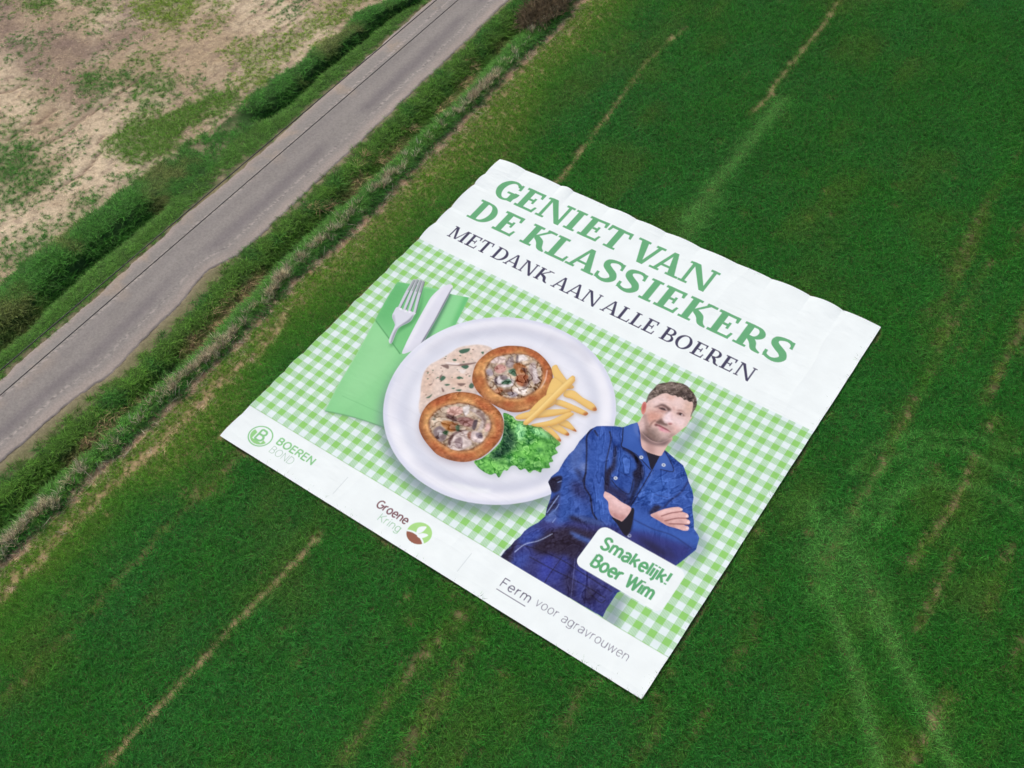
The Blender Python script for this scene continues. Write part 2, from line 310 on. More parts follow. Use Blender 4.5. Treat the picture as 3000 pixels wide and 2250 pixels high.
OPS = [
('f',[438,4688,768,4549,1107,4440,1343,4354,1654,4335,1882,4260,2082,4190,2161,4466,2309,5011,2379,5777,3342,7368,2910,7944,2710,8012,2391,8076,2078,8151,1619,8299,1416,8372,1412,8360,1215,7709,966,6700,770,6013,728,5849,636,5554,533,5161],(120,150,130),3,0.45,'ging',-1,0,''),
('f',[420,4639,751,4499,1090,4390,1327,4304,1638,4286,1867,4211,2067,4140,2146,4417,2294,4964,2364,5731,3329,7326,2895,7896,2694,7964,2374,8028,2061,8103,1601,8251,1399,8324,1397,8319,1199,7667,950,6655,753,5967,712,5802,619,5507,516,5113],(143,214,150),0,1,'',20,0,'nap'),
('f',[420,4639,2067,4140,2294,4964,2002,5751,1769,6258,712,5802],(118,200,130),1,0.9,'nap',-1,0,''),
('f',[447,4656,729,4540,1097,5743,1740,6231,737,5817],(95,180,112),12,0.7,'nap',-1,1,''),
('f',[1309,4333,2067,4140,2294,4964,2005,5656],(150,222,160),8,0.7,'nap',-1,1,''),
('f',[1967,4172,2067,4140,2294,4964,2242,5030],(90,185,110),4,0.8,'nap',-1,1,''),
('f',[712,5802,1769,6258,1979,5952,2163,6769,2578,7821,2145,8106,1397,8319,950,6655],(140,212,148),1,1,'nap',-1,0,''),
('f',[746,5844,1673,6275,1824,7286,1530,8059,1032,6755],(160,224,165),16,0.6,'nap',-1,1,''),
('f',[2087,7114,1910,6576,1908,6121,2262,6704,2750,7823,2590,7928],(115,195,128),10,0.6,'nap',-1,1,''),
('s',[712,5802,1244,6027,1769,6258],(70,140,85),0.6,0.7,'nap',-1,0,3),
('s',[712,5802,950,6655,1199,7667,1397,8319],(175,228,175),0.6,0.7,'nap',-1,1,2.5),
('s',[1456,7820,1969,7771,2428,7726],(90,170,110),0.5,0.4,'nap',-1,1,1.5),
('s',[1412,8322,1601,8251,2061,8103,2694,7964],(70,125,85),0.7,0.5,'',-1,1,3),
('f',[1238,5395,1458,5444,1375,5816,1493,6145,1426,6158],(70,140,85),3,0.7,'nap',-1,1,''),
('f',[1264,4924,1045,4504,1316,4891,1462,5249,1424,5467],(80,150,95),2.5,0.7,'nap',-1,1,''),
('s',[704,4387,811,4829,957,5287],(205,210,222),0,1,'',21,1,8.5),
('s',[736,4387,853,4828,982,5271],(95,110,112),0.4,0.85,'',-1,1,2.4),
('s',[704,4387,790,4691],(130,140,140),0.8,0.6,'',-1,1,6),
('s',[763,4343,906,4789,1087,5251],(205,210,222),0,1,'',21,1,8.5),
('s',[794,4343,948,4788,1111,5236],(95,110,112),0.4,0.85,'',-1,1,2.4),
('s',[763,4343,872,4650],(130,140,140),0.8,0.6,'',-1,1,6),
('s',[839,4317,1000,4756,1199,5211],(205,210,222),0,1,'',21,1,8.5),
('s',[870,4317,1042,4755,1223,5195],(95,110,112),0.4,0.85,'',-1,1,2.4),
('s',[839,4317,960,4620],(130,140,140),0.8,0.6,'',-1,1,6),
('s',[907,4307,1095,4728,1319,5165],(205,210,222),0,1,'',21,1,8.5),
('s',[939,4306,1137,4727,1343,5149],(95,110,112),0.4,0.85,'',-1,1,2.4),
('s',[907,4307,1047,4597],(130,140,140),0.8,0.6,'',-1,1,6),
('f',[889,5233,1104,5224,1320,5149,1360,5251,1391,5424,1301,5674,1332,5844,1433,6128,1327,6092,1199,5741,1141,5651,977,5533,913,5413],(218,222,234),0,1,'',21,1,'fork'),
('f',[1327,5209,1391,5424,1301,5674,1332,5844,1433,6128,1394,6117,1266,5760,1323,5404],(120,128,140),1.2,0.7,'fork',-1,1,''),
('f',[955,5450,1116,5603,1199,5709,997,5552],(150,158,170),1.5,0.6,'fork',-1,1,''),
('c',[987,5241],(240,243,250),0.8,0.9,'',-1,0,4),
('c',[1116,5222],(240,243,250),0.8,0.9,'',-1,0,4),
('c',[1214,5198],(240,243,250),0.8,0.9,'',-1,0,4),
('f',[1573,4128,1673,4263,1921,5143,2067,5770,2001,5783,1838,5101],(55,95,80),3,0.8,'nap',-1,1,''),
('f',[1493,4039,1579,4091,1638,4286,1732,4620,1854,5123,1928,5455,1994,5725,1979,5952,1814,6228,1713,6002,1574,5528,1418,4922,1339,4546,1363,4231,1418,4095],(222,225,238),0,1,'',22,1,'knife'),
('f',[1579,4091,1638,4286,1732,4620,1854,5123,1928,5455,1994,5725,1960,5747,1821,5113,1604,4275],(85,90,105),0.8,0.75,'knife',-1,1,''),
('f',[1390,4163,1356,4568,1591,5549,1729,6022,1796,5978,1553,4997],(236,239,248),3,0.9,'knife',-1,1,''),
('plate',),
('f',[1310,5942,1724,5483,2326,4933,2667,4711,2405,5040,2065,5762,1994,6420,2141,6862],(236,240,250),6,0.7,'plate',-1,1,''),
('f',[4593,8280,4801,8202,5143,8095,5370,7974,5392,8079,5113,8234,4774,8310],(240,246,250),3,0.9,'plate',-1,1,''),
('s',[2241,5893,2377,5341,2791,4883,3307,4389,4002,4156,4883,4046,5288,4205],(168,172,192),8,0.55,'plate',-1,1,16),
('s',[2846,7694,2370,7152,2150,6619,2185,6083],(178,184,210),9,0.5,'plate',-1,1,14),
('s',[3724,8273,4236,8304,4670,8168,5511,7881,5998,7468,6162,7027],(186,190,212),7,0.4,'plate',-1,1,12),
('f',[2808,6893,2645,6650,2513,6381,2491,6156,2546,5999,2619,5799,2676,5609,2734,5418,2930,5212,3132,5081,3366,5066,3591,5315,3781,6254,3353,6651,3174,7054,3161,7290,2989,7176],(226,208,196),1.2,1,'plate',24,1,'sauce'),
('f',[2558,6471,2615,6254,2915,6649,2916,6938],(214,180,158),8,0.6,'sauce',-1,1,''),
('f',[2996,6302,3166,6072,3487,5980,3468,6285],(214,180,158),8,0.6,'sauce',-1,1,''),
('f',[2655,5714,2922,5540,3111,5325,3028,5684],(214,180,158),8,0.6,'sauce',-1,1,''),
('n','sauce',0.07,0.006,0.006,20,3,(1,0.95,0.9)),
('f',[2787,5502,2834,5407,2941,5316,2967,5406,2882,5526],(58,98,78),0.7,0.9,'sauce',-1,1,''),
('f',[2812,5770,2853,5722,2905,5740,2859,5782],(58,98,78),0.7,0.9,'sauce',-1,1,''),
('f',[3076,5811,3127,5725,3211,5722,3208,5809,3146,5828],(58,98,78),0.7,0.9,'sauce',-1,1,''),
('f',[2901,6333,2894,6234,2983,6238,2977,6345,2945,6366],(58,98,78),0.7,0.9,'sauce',-1,1,''),
('f',[3076,6400,3123,6349,3177,6344,3131,6410],(58,98,78),0.7,0.9,'sauce',-1,1,''),
('f',[3253,6400,3312,6352,3307,6396],(58,98,78),0.7,0.9,'sauce',-1,1,''),
('f',[3355,6392,3446,6312,3451,6370],(58,98,78),0.7,0.9,'sauce',-1,1,''),
('f',[3522,6138,3520,6058,3601,6066,3626,6152,3575,6185],(58,98,78),0.7,0.9,'sauce',-1,1,''),
('f',[2955,6893,2988,6811,3007,6737,3018,6851],(58,98,78),0.7,0.9,'sauce',-1,1,''),
('f',[3176,6122,3202,6054,3273,6048,3248,6117],(58,98,78),0.7,0.9,'sauce',-1,1,''),
('f',[3206,5269,3247,5221,3276,5288],(58,98,78),0.7,0.9,'sauce',-1,1,''),
('f',[2569,6347,2590,6312,2603,6367],(58,98,78),0.7,0.9,'sauce',-1,1,''),
('f',[2393,5842,2399,5823,2422,5818,2418,5843],(90,110,90),0.5,0.75,'sauce',-1,1,''),
('f',[2181,5842,2188,5820,2215,5815,2211,5843],(130,104,92),0.5,0.75,'sauce',-1,1,''),
('f',[3461,6212,3467,6196,3485,6192,3481,6212],(130,104,92),0.5,0.75,'sauce',-1,1,''),
('f',[2494,5891,2498,5877,2514,5874,2512,5892],(90,110,90),0.5,0.75,'sauce',-1,1,''),
('f',[3000,5317,3008,5294,3036,5288,3031,5319],(130,104,92),0.5,0.75,'sauce',-1,1,''),
('f',[3005,5591,3011,5573,3032,5569,3028,5592],(130,104,92),0.5,0.75,'sauce',-1,1,''),
('f',[2663,6482,2671,6459,2699,6452,2694,6483],(90,110,90),0.5,0.75,'sauce',-1,1,''),
('f',[2648,6280,2653,6267,2668,6263,2666,6280],(130,104,92),0.5,0.75,'sauce',-1,1,''),
('f',[2329,6194,2337,6170,2366,6163,2362,6195],(130,104,92),0.5,0.75,'sauce',-1,1,''),
('f',[3301,5908,3308,5889,3330,5884,3326,5909],(130,104,92),0.5,0.75,'sauce',-1,1,''),
('f',[2628,5784,2634,5767,2655,5762,2651,5785],(62,100,80),0.5,0.75,'sauce',-1,1,''),
('f',[2536,6335,2546,6306,2582,6298,2576,6337],(160,128,112),0.5,0.75,'sauce',-1,1,''),
('f',[2867,5602,2875,5578,2903,5571,2898,5603],(62,100,80),0.5,0.75,'sauce',-1,1,''),
('f',[2641,5844,2648,5821,2676,5815,2672,5845],(130,104,92),0.5,0.75,'sauce',-1,1,''),
('f',[2616,6240,2624,6218,2650,6212,2646,6241],(90,110,90),0.5,0.75,'sauce',-1,1,''),
('f',[3032,5421,3036,5408,3052,5405,3049,5422],(90,110,90),0.5,0.75,'sauce',-1,1,''),
('f',[2820,6342,2829,6315,2861,6307,2856,6343],(62,100,80),0.5,0.75,'sauce',-1,1,''),
('f',[2545,5866,2551,5845,2575,5840,2571,5867],(62,100,80),0.5,0.75,'sauce',-1,1,''),
('f',[2484,5749,2493,5719,2529,5712,2523,5750],(130,104,92),0.5,0.75,'sauce',-1,1,''),
('f',[3554,6456,3558,6444,3572,6441,3570,6456],(130,104,92),0.5,0.75,'sauce',-1,1,''),
('f',[2513,5846,2520,5822,2549,5816,2544,5847],(62,100,80),0.5,0.75,'sauce',-1,1,''),
('f',[2521,5904,2527,5884,2551,5879,2547,5905],(90,110,90),0.5,0.75,'sauce',-1,1,''),
('f',[2817,6370,2822,6356,2839,6352,2836,6371],(62,100,80),0.5,0.75,'sauce',-1,1,''),
('f',[2804,6147,2810,6129,2832,6125,2828,6148],(130,104,92),0.5,0.75,'sauce',-1,1,''),
('f',[3490,5885,3497,5866,3520,5861,3516,5886],(90,110,90),0.5,0.75,'sauce',-1,1,''),
('f',[2663,5838,2667,5825,2683,5822,2680,5839],(62,100,80),0.5,0.75,'sauce',-1,1,''),
('f',[3259,6075,3269,6046,3304,6038,3297,6076],(62,100,80),0.5,0.75,'sauce',-1,1,''),
('f',[3079,6172,3085,6155,3105,6151,3102,6173],(62,100,80),0.5,0.75,'sauce',-1,1,''),
('f',[2632,6379,2641,6354,2672,6347,2666,6381],(160,128,112),0.5,0.75,'sauce',-1,1,''),
('f',[2871,5689,2876,5674,2895,5670,2891,5690],(160,128,112),0.5,0.75,'sauce',-1,1,''),
('f',[2504,5660,2510,5640,2534,5635,2530,5661],(90,110,90),0.5,0.75,'sauce',-1,1,''),
('f',[3051,5942,3056,5926,3075,5922,3072,5943],(90,110,90),0.5,0.75,'sauce',-1,1,''),
('f',[2327,6134,2332,6118,2352,6114,2348,6135],(90,110,90),0.5,0.75,'sauce',-1,1,''),
('f',[3160,5854,3165,5837,3184,5833,3181,5855],(130,104,92),0.5,0.75,'sauce',-1,1,''),
('f',[2890,6842,2898,6821,2923,6815,2919,6843],(160,128,112),0.5,0.75,'sauce',-1,1,''),
('f',[3516,5998,3525,5971,3558,5964,3552,5999],(62,100,80),0.5,0.75,'sauce',-1,1,''),
('f',[2633,5668,2638,5653,2657,5649,2654,5669],(90,110,90),0.5,0.75,'sauce',-1,1,''),
('f',[2936,6385,2945,6359,2976,6352,2970,6386],(130,104,92),0.5,0.75,'sauce',-1,1,''),
('f',[3283,5952,3290,5928,3318,5922,3313,5953],(130,104,92),0.5,0.75,'sauce',-1,1,''),
('f',[2728,6096,2735,6075,2759,6070,2755,6097],(130,104,92),0.5,0.75,'sauce',-1,1,''),
('f',[3538,6008,3542,5996,3557,5993,3554,6009],(90,110,90),0.5,0.75,'sauce',-1,1,''),
('f',[3028,5700,3037,5673,3070,5666,3064,5702],(90,110,90),0.5,0.75,'sauce',-1,1,''),
('f',[3115,5959,3122,5939,3146,5934,3142,5960],(160,128,112),0.5,0.75,'sauce',-1,1,''),
('f',[3150,5537,3154,5525,3168,5522,3165,5538],(90,110,90),0.5,0.75,'sauce',-1,1,''),
('f',[2820,6808,2824,6795,2840,6791,2837,6808],(160,128,112),0.5,0.75,'sauce',-1,1,''),
('f',[3357,5939,3366,5912,3398,5905,3393,5941],(90,110,90),0.5,0.75,'sauce',-1,1,''),
('f',[2690,6025,2822,5939,2891,6014,2818,6032],(110,88,84),0.8,0.8,'sauce',-1,1,''),
('f',[2730,6535,2808,6573,2829,6471,2784,6396,2842,6521,2823,6592],(110,88,84),0.8,0.8,'sauce',-1,1,''),
('f',[2741,5962,3006,5788,3274,5552,3238,5637,3036,5829],(110,88,84),0.8,0.8,'sauce',-1,1,''),
('f',[3065,6492,3172,6538,3154,6579],(110,88,84),0.8,0.8,'sauce',-1,1,''),
('f',[3284,6231,3430,6135,3392,6248],(110,88,84),0.8,0.8,'sauce',-1,1,''),
('f',[2905,6361,2854,6277,2873,6204,2900,6306],(110,88,84),0.8,0.8,'sauce',-1,1,''),
('f',[2744,5900,2991,5768,2988,5830,2807,5918],(242,232,228),1,0.9,'sauce',-1,1,''),
('f',[3096,5910,3211,5834,3237,5936,3156,5959],(236,228,224),1,0.9,'sauce',-1,1,''),
('f',[3532,6009,3405,5767,3355,5530,3407,5193,3550,4946,3719,4806,3974,4685,4268,4660,4529,4732,4752,4855,4908,5019,5037,5285,5103,5558,5062,5841,4934,6094,4725,6260,4435,6310,4147,6301,3860,6231,3665,6127],(120,105,115),8,0.45,'plate',-1,1,''),
('f',[3472,5960,3345,5717,3295,5479,3346,5141,3489,4894,3658,4753,3914,4632,4209,4608,4471,4679,4695,4803,4851,4968,4980,5235,5047,5509,5006,5793,4879,6047,4669,6213,4378,6263,4089,6253,3801,6183,3606,6078],(184,120,72),0,1,'',25,1,'p1'),
('f',[3472,5960,3724,6175,4089,6253,4378,6263,4669,6213,4879,6047,5006,5793,4884,5816,4591,6066,4160,6120,3793,6072,3494,5857],(168,112,74),4,0.75,'p1',-1,1,''),
('f',[3471,5669,3411,5427,3465,5143,3647,4917,3939,4726,4239,4673,4526,4768,4758,5034,4876,5334,4832,5633,4685,5897,4442,6058,4135,6091,3781,5984],(206,148,92),4,0.85,'p1',-1,1,''),
('f',[3524,5647,3469,5424,3519,5162,3687,4954,3957,4778,4233,4728,4497,4816,4712,5062,4821,5338,4781,5615,4646,5859,4420,6007,4137,6038,3810,5939],(230,190,134),2.5,0.65,'p1',-1,1,''),
('f',[3904,4654,4223,4629,4499,4721,4747,4918,4894,5175,4786,5187,4547,4900,4195,4799],(172,86,54),5,0.8,'p1',-1,1,''),
('f',[4376,6093,4550,6007,4620,6075,4476,6170],(172,86,54),5,0.8,'p1',-1,1,''),
('f',[4693,5741,4811,5606,4908,5715,4777,5830],(172,86,54),5,0.8,'p1',-1,1,''),
('f',[3392,5172,3518,4936,3754,4752,3777,4890,3522,5148],(172,86,54),5,0.8,'p1',-1,1,''),
('f',[3462,5878,3643,5996,3789,6133,3667,6096],(172,86,54),5,0.8,'p1',-1,1,''),
('f',[3560,5814,3716,5830,3797,6011],(172,86,54),5,0.8,'p1',-1,1,''),
('f',[3289,5573,3359,5467,3502,5733,3462,5878],(236,186,120),4,0.6,'p1',-1,1,''),
('f',[3887,6069,4072,6063,4330,6095,4079,6173],(236,186,120),4,0.6,'p1',-1,1,''),
('f',[4618,6105,4844,5928,4940,5694,4881,6017],(236,186,120),4,0.6,'p1',-1,1,''),
('f',[4430,5006,4726,5168,4830,5392],(236,186,120),4,0.6,'p1',-1,1,''),
('s',[4816,5372,4775,5136,4670,4908],(250,225,215),0.8,0.7,'p1',-1,1,3),
('f',[3571,5628,3521,5421,3568,5179,3723,4986,3972,4823,4228,4778,4473,4859,4671,5086,4773,5342,4736,5598,4611,5824,4402,5962,4139,5990,3836,5898],(192,174,154),1,1,'',27,1,'i1'),
('f',[3326,7629,3193,7410,3129,7169,3141,6962,3248,6720,3424,6503,3674,6353,3940,6294,4258,6342,4494,6412,4692,6561,4829,6774,4890,7007,4880,7283,4813,7541,4640,7774,4373,7911,4061,7958,3769,7882,3521,7775],(120,105,115),8,0.45,'plate',-1,1,''),
('f',[3291,7568,3158,7348,3094,7107,3105,6900,3212,6657,3389,6439,3639,6289,3906,6230,4225,6278,4462,6349,4660,6499,4798,6713,4858,6946,4848,7223,4782,7481,4608,7716,4341,7853,4028,7900,3736,7823,3487,7715],(184,120,72),0,1,'',26,1,'p2'),
('f',[3291,7568,3487,7715,3736,7823,4028,7900,4341,7853,4608,7716,4782,7481,4704,7533,4381,7720,4021,7797,3683,7722,3435,7584,3177,7279],(140,92,72),4,0.8,'p2',-1,1,''),
('f',[3311,7464,3215,7227,3231,6946,3354,6728,3589,6506,3853,6400,4163,6401,4445,6484,4626,6663,4709,6936,4720,7220,4610,7484,4356,7700,4009,7753,3711,7692,3483,7614],(204,144,90),4,0.85,'p2',-1,1,''),
('f',[3371,7428,3285,7213,3300,6958,3412,6761,3625,6560,3864,6464,4145,6464,4400,6539,4565,6701,4641,6949,4651,7207,4551,7448,4321,7644,4005,7692,3735,7636,3527,7565],(230,190,136),2.5,0.6,'p2',-1,1,''),
('f',[3102,6959,3194,6697,3346,6511,3382,6689,3274,6932],(170,84,54),5,0.8,'p2',-1,1,''),
('f',[3791,6334,4036,6345,4293,6375,4270,6475,4042,6484],(170,84,54),5,0.8,'p2',-1,1,''),
('f',[4434,6508,4695,6615,4843,6957,4752,6990,4584,6688],(170,84,54),5,0.8,'p2',-1,1,''),
('f',[3746,7681,4025,7740,4217,7748,4048,7833,3783,7792],(170,84,54),5,0.8,'p2',-1,1,''),
('f',[4235,7709,4497,7563,4657,7403,4594,7633,4332,7779],(170,84,54),5,0.8,'p2',-1,1,''),
('f',[4637,7120,4683,6926,4770,7113,4737,7324],(170,84,54),5,0.8,'p2',-1,1,''),
('f',[3486,6506,3708,6417,3922,6449,3654,6539],(240,190,125),4,0.6,'p2',-1,1,''),
('f',[3238,7296,3218,7111,3403,7355,3409,7519],(240,190,125),4,0.6,'p2',-1,1,''),
('f',[4652,7460,4768,7303,4796,7150,4771,7435],(240,190,125),4,0.6,'p2',-1,1,''),
('f',[4483,6643,4667,6772,4696,6944],(240,190,125),4,0.6,'p2',-1,1,''),
('f',[3416,7403,3336,7203,3350,6968,3453,6785,3650,6599,3872,6510,4131,6510,4368,6580,4521,6730,4591,6959,4601,7198,4509,7421,4295,7603,4002,7647,3752,7595,3560,7529],(192,174,154),1,1,'',27,1,'i2'),
('s',[3571,5628,3521,5421,3568,5179,3723,4986,3972,4823,4228,4778,4473,4859,4671,5086,4773,5342,4736,5598,4611,5824,4402,5962,4139,5990,3836,5898,3571,5628],(128,74,46),1.4,0.6,'p1',-1,1,5),
('s',[3416,7403,3336,7203,3350,6968,3453,6785,3650,6599,3872,6510,4131,6510,4368,6580,4521,6730,4591,6959,4601,7198,4509,7421,4295,7603,4002,7647,3752,7595,3560,7529,3416,7403],(128,74,46),1.4,0.6,'p2',-1,1,5),
('s',[3472,5960,3345,5717,3295,5479,3346,5141,3489,4894,3658,4753,3914,4632,4209,4608,4471,4679,4695,4803,4851,4968,4980,5235,5047,5509,5006,5793,4879,6047,4669,6213,4378,6263,4089,6253,3801,6183,3606,6078,3472,5960],(126,74,48),2.6,0.65,'p1',-1,1,8),
('s',[3291,7568,3158,7348,3094,7107,3105,6900,3212,6657,3389,6439,3639,6289,3906,6230,4225,6278,4462,6349,4660,6499,4798,6713,4858,6946,4848,7223,4782,7481,4608,7716,4341,7853,4028,7900,3736,7823,3487,7715,3291,7568],(126,74,48),2.6,0.65,'p2',-1,1,8),
('n','p1',0.13,0.006,0.006,40,11,(1,0.8,0.6)),
('n','p2',0.13,0.006,0.006,-30,12,(1,0.8,0.6)),
('r','p1',0.12,0.02,0.007,20,13,(1,1,0.9),0.07,0.7),
('r','p2',0.12,0.02,0.007,-40,14,(1,1,0.9),0.07,0.7),
('f',[3525,5359,3568,5179,3731,5102,3787,5217,3620,5356],(226,208,204),1.1,0.9,'i1',-1,1,''),
('f',[3794,5122,3849,4995,3995,5171,3956,5287,3833,5247],(150,138,142),1.1,0.8,'i1',-1,1,''),
('f',[3916,4951,4020,4823,4157,4884,4070,5002,4004,5045],(228,220,218),1.1,0.95,'i1',-1,1,''),
('f',[3971,5067,3901,4931,3920,4888,4033,5087],(100,88,92),1.1,0.8,'i1',-1,1,''),
('f',[3693,5459,3717,5323,3861,5289,3933,5391,3877,5517,3767,5530],(196,150,142),1.1,1,'i1',-1,1,''),
('f',[3588,5617,3641,5523,3777,5612,3724,5707],(170,160,170),1.1,0.9,'i1',-1,1,''),
('f',[3981,5150,4082,5054,4268,5082,4336,5217,4186,5344,4067,5274],(176,122,84),1.1,1,'i1',-1,1,''),
('f',[4214,5385,4350,5237,4455,5287,4530,5501,4356,5557],(164,104,74),1.1,1,'i1',-1,1,''),
('f',[4170,5147,4282,5103,4336,5217],(96,72,70),1.1,0.8,'i1',-1,1,''),
('f',[4275,4988,4346,4882,4518,5068,4677,5200,4665,5355,4459,5225],(176,158,158),1.1,0.9,'i1',-1,1,''),
('f',[4339,4976,4388,4944,4617,5180,4580,5264],(222,212,212),1.1,0.9,'i1',-1,1,''),
('f',[3851,5683,3953,5556,4191,5489,4289,5630,4155,5777,3952,5793],(220,214,216),1.1,0.95,'i1',-1,1,''),
('f',[3853,5652,3871,5610,4013,5811,3908,5763],(104,92,98),1.1,0.8,'i1',-1,1,''),
('f',[3882,5558,4021,5483,4108,5573,4010,5637],(118,104,108),1.1,0.8,'i1',-1,1,''),
('f',[3982,5359,4069,5243,4198,5396,4088,5409],(70,110,88),1.1,0.9,'i1',-1,1,''),
('f',[4038,5678,4126,5532,4229,5611,4096,5727],(70,112,88),1.1,0.85,'i1',-1,1,''),
('f',[4049,5963,4073,5830,4196,5836,4153,6010],(172,122,92),1.1,1,'i1',-1,1,''),
('f',[4196,5836,4345,5710,4388,5740,4270,5875],(130,100,84),1.1,0.9,'i1',-1,1,''),
('f',[4345,5710,4479,5564,4590,5520,4621,5703,4434,5738],(228,218,212),1.1,0.9,'i1',-1,1,''),
('f',[4303,5854,4418,5749,4538,5786,4436,5910],(152,142,150),1.1,0.9,'i1',-1,1,''),
('f',[4479,5564,4443,5235,4570,5387,4557,5541],(90,72,74),1.1,0.5,'i1',-1,1,''),
('f',[3523,6911,3546,6781,3737,6684,3823,6769,3751,6930,3595,6976],(222,184,174),1.1,1,'i2',-1,1,''),
('f',[3563,6997,3765,6949,3867,7022,3757,7066,3636,7062],(100,76,76),1.1,0.9,'i2',-1,1,''),
('f',[3753,6674,3837,6561,3933,6725,3897,6806],(232,226,226),1.1,0.9,'i2',-1,1,''),
('f',[3893,6638,4099,6531,4318,6640,4406,6861,4352,6980,4266,6731,4075,6660],(196,182,178),1.1,0.95,'i2',-1,1,''),
('f',[4061,6641,4284,6691,4392,6842,4332,6659,4083,6542],(120,96,88),1.1,0.55,'i2',-1,1,''),
('f',[3596,7200,3694,7108,3892,7089,3975,7200,3892,7310,3682,7283],(178,126,78),1.1,1,'i2',-1,1,''),
('f',[3781,7162,3880,7041,3993,7161,3925,7261],(128,82,60),1.1,0.7,'i2',-1,1,''),
('f',[3825,6965,3925,6843,4125,6796,4225,6869,4171,6988,3972,7036],(158,120,116),1.1,1,'i2',-1,1,''),
('f',[4139,6814,4202,6773,4291,6992,4216,6986],(70,58,66),1.1,0.9,'i2',-1,1,''),
('f',[3581,7432,3650,7304,3872,7379,3921,7538,3840,7619,3679,7561],(132,118,122),1.1,0.9,'i2',-1,1,''),
('f',[3657,7438,3692,7359,3793,7431,3771,7527],(196,188,190),1.1,0.7,'i2',-1,1,''),
('f',[3765,7394,3846,7313,3886,7397,3838,7428],(72,110,80),1.1,0.9,'i2',-1,1,''),
('f',[4024,7552,3974,7421,4000,7266,4117,7107,4207,7102,4230,7197,4445,7301,4368,7514,4257,7614,4137,7640],(222,208,204),1.1,1,'i2',-1,1,''),
('f',[4024,7552,3960,7403,4004,7209,4149,7086,4045,7264,4033,7437,4110,7604],(104,80,78),1.1,0.85,'i2',-1,1,''),
('f',[4093,7424,4163,7296,4302,7423,4293,7537,4219,7531],(140,120,124),1.1,0.8,'i2',-1,1,''),
('f',[4261,7177,4270,7061,4365,6998,4540,7048,4575,7161,4449,7244],(218,202,200),1.1,1,'i2',-1,1,''),
('f',[4360,7056,4441,6975,4537,7077,4430,7120],(104,92,104),1.1,0.85,'i2',-1,1,''),
('f',[4219,7150,4255,7071,4344,7258],(150,100,84),1.1,0.8,'i2',-1,1,''),
('f',[4399,6754,4449,6694,4543,6826,4491,6915],(224,184,178),1.1,0.9,'i2',-1,1,''),
('f',[3904,7136,3954,7076,4036,7188,3989,7219],(66,96,74),1.1,0.9,'i2',-1,1,''),
('f',[3394,7249,3444,7188,3455,7265],(110,120,110),1.1,0.7,'i2',-1,1,''),
('n','i1',0.14,0.008,0.008,0,21,(1,1.05,1.05)),
('n','i2',0.14,0.008,0.008,0,22,(1,1.05,1.05)),
('r','i1',0.38,0.018,0.013,30,23,(1,1.08,1.1),0.12,0.25),
('r','i2',0.38,0.018,0.013,-20,24,(1,1.08,1.1),0.12,0.25),
('f',[4573,6375,4756,6338,4901,6382,5041,6318,5172,6342,5259,6270,5402,6246,5531,6270,5647,6276,5803,6309,5915,6343,5970,6388,5939,6516,6039,6583,5988,6723,6071,6800,6027,6882,6103,6963,5993,7062,6010,7155,5874,7180,5834,7285,5703,7254,5645,7332,5513,7302,5442,7361,5437,7483,5376,7523,5393,7707,5276,7667,5219,7745,5095,7761,4925,7744,4758,7670,4842,7534,4912,7248,4922,6972,4825,6736,4701,6542],(150,165,170),6,0.5,'plate',-1,1,''),
('f',[4539,6326,4723,6290,4868,6334,5008,6270,5139,6294,5227,6223,5370,6198,5499,6223,5615,6228,5772,6262,5884,6296,5940,6340,5908,6469,6008,6537,5957,6677,6041,6754,5996,6837,6072,6918,5962,7017,5980,7110,5843,7135,5803,7240,5672,7209,5614,7287,5481,7257,5411,7316,5406,7438,5345,7478,5362,7662,5245,7623,5187,7700,5064,7717,4893,7699,4725,7625,4810,7489,4879,7203,4890,6926,4793,6689,4668,6494],(98,170,84),0,1,'',28,1,'let'),
('n','let',0.17,0.011,0.011,15,31,(1,1,0.8)),
('f',[4777,6699,4876,6578,5062,6648,5214,6901,5174,7169,5052,7382,4911,7343,4929,6981],(30,66,52),5,0.85,'let',-1,1,''),
('f',[4593,6403,4752,6466,4887,6626,4806,6708],(30,66,52),5,0.85,'let',-1,1,''),
('f',[4921,6410,5021,6289,5208,6497,5217,6709,5036,6611],(140,212,150),3,0.8,'let',-1,1,''),
('f',[5194,6341,5439,6235,5722,6322,5572,6366,5334,6414],(140,212,150),3,0.8,'let',-1,1,''),
('f',[5269,7079,5382,6817,5498,6524,5698,6554,5698,6822,5552,7131],(128,214,98),5,0.6,'let',-1,1,''),
('f',[4875,7579,5021,7403,5258,7483,5128,7648],(128,214,98),5,0.6,'let',-1,1,''),
('f',[5736,6877,5859,6662,5951,6867],(128,214,98),5,0.6,'let',-1,1,''),
('f',[5286,6610,5398,6509,5443,6642,5362,6722],(48,116,64),2.5,0.8,'let',-1,1,''),
('f',[5440,7099,5538,6981,5552,7131],(48,116,64),2.5,0.8,'let',-1,1,''),
('f',[5214,7195,5282,7097,5352,7263],(48,116,64),2.5,0.8,'let',-1,1,''),
('f',[5586,6655,5717,6649,5677,6756],(48,116,64),2.5,0.8,'let',-1,1,''),
('n','let',0.15,0.0045,0.0045,40,32,(0.9,1,0.6)),
('r','let',0.22,0.014,0.012,30,33,(1,0.9,0.8),0.1,0.7),
('f',[4743,4819,4784,4703,4901,4775,5179,4917,5415,4996,5344,5100,5117,5105,4898,4984],(150,120,90),4,0.5,'plate',-1,1,''),
('f',[4711,4792,4752,4676,4869,4748,5148,4891,5384,4970,5313,5074,5086,5078,4867,4958],(214,166,92),0,1,'',30,1,'fry0'),
('f',[4682,4770,4723,4653,4840,4726,5120,4868,5356,4948,5285,5052,5057,5056,4838,4935],(240,206,128),2.2,0.85,'fry0',-1,1,''),
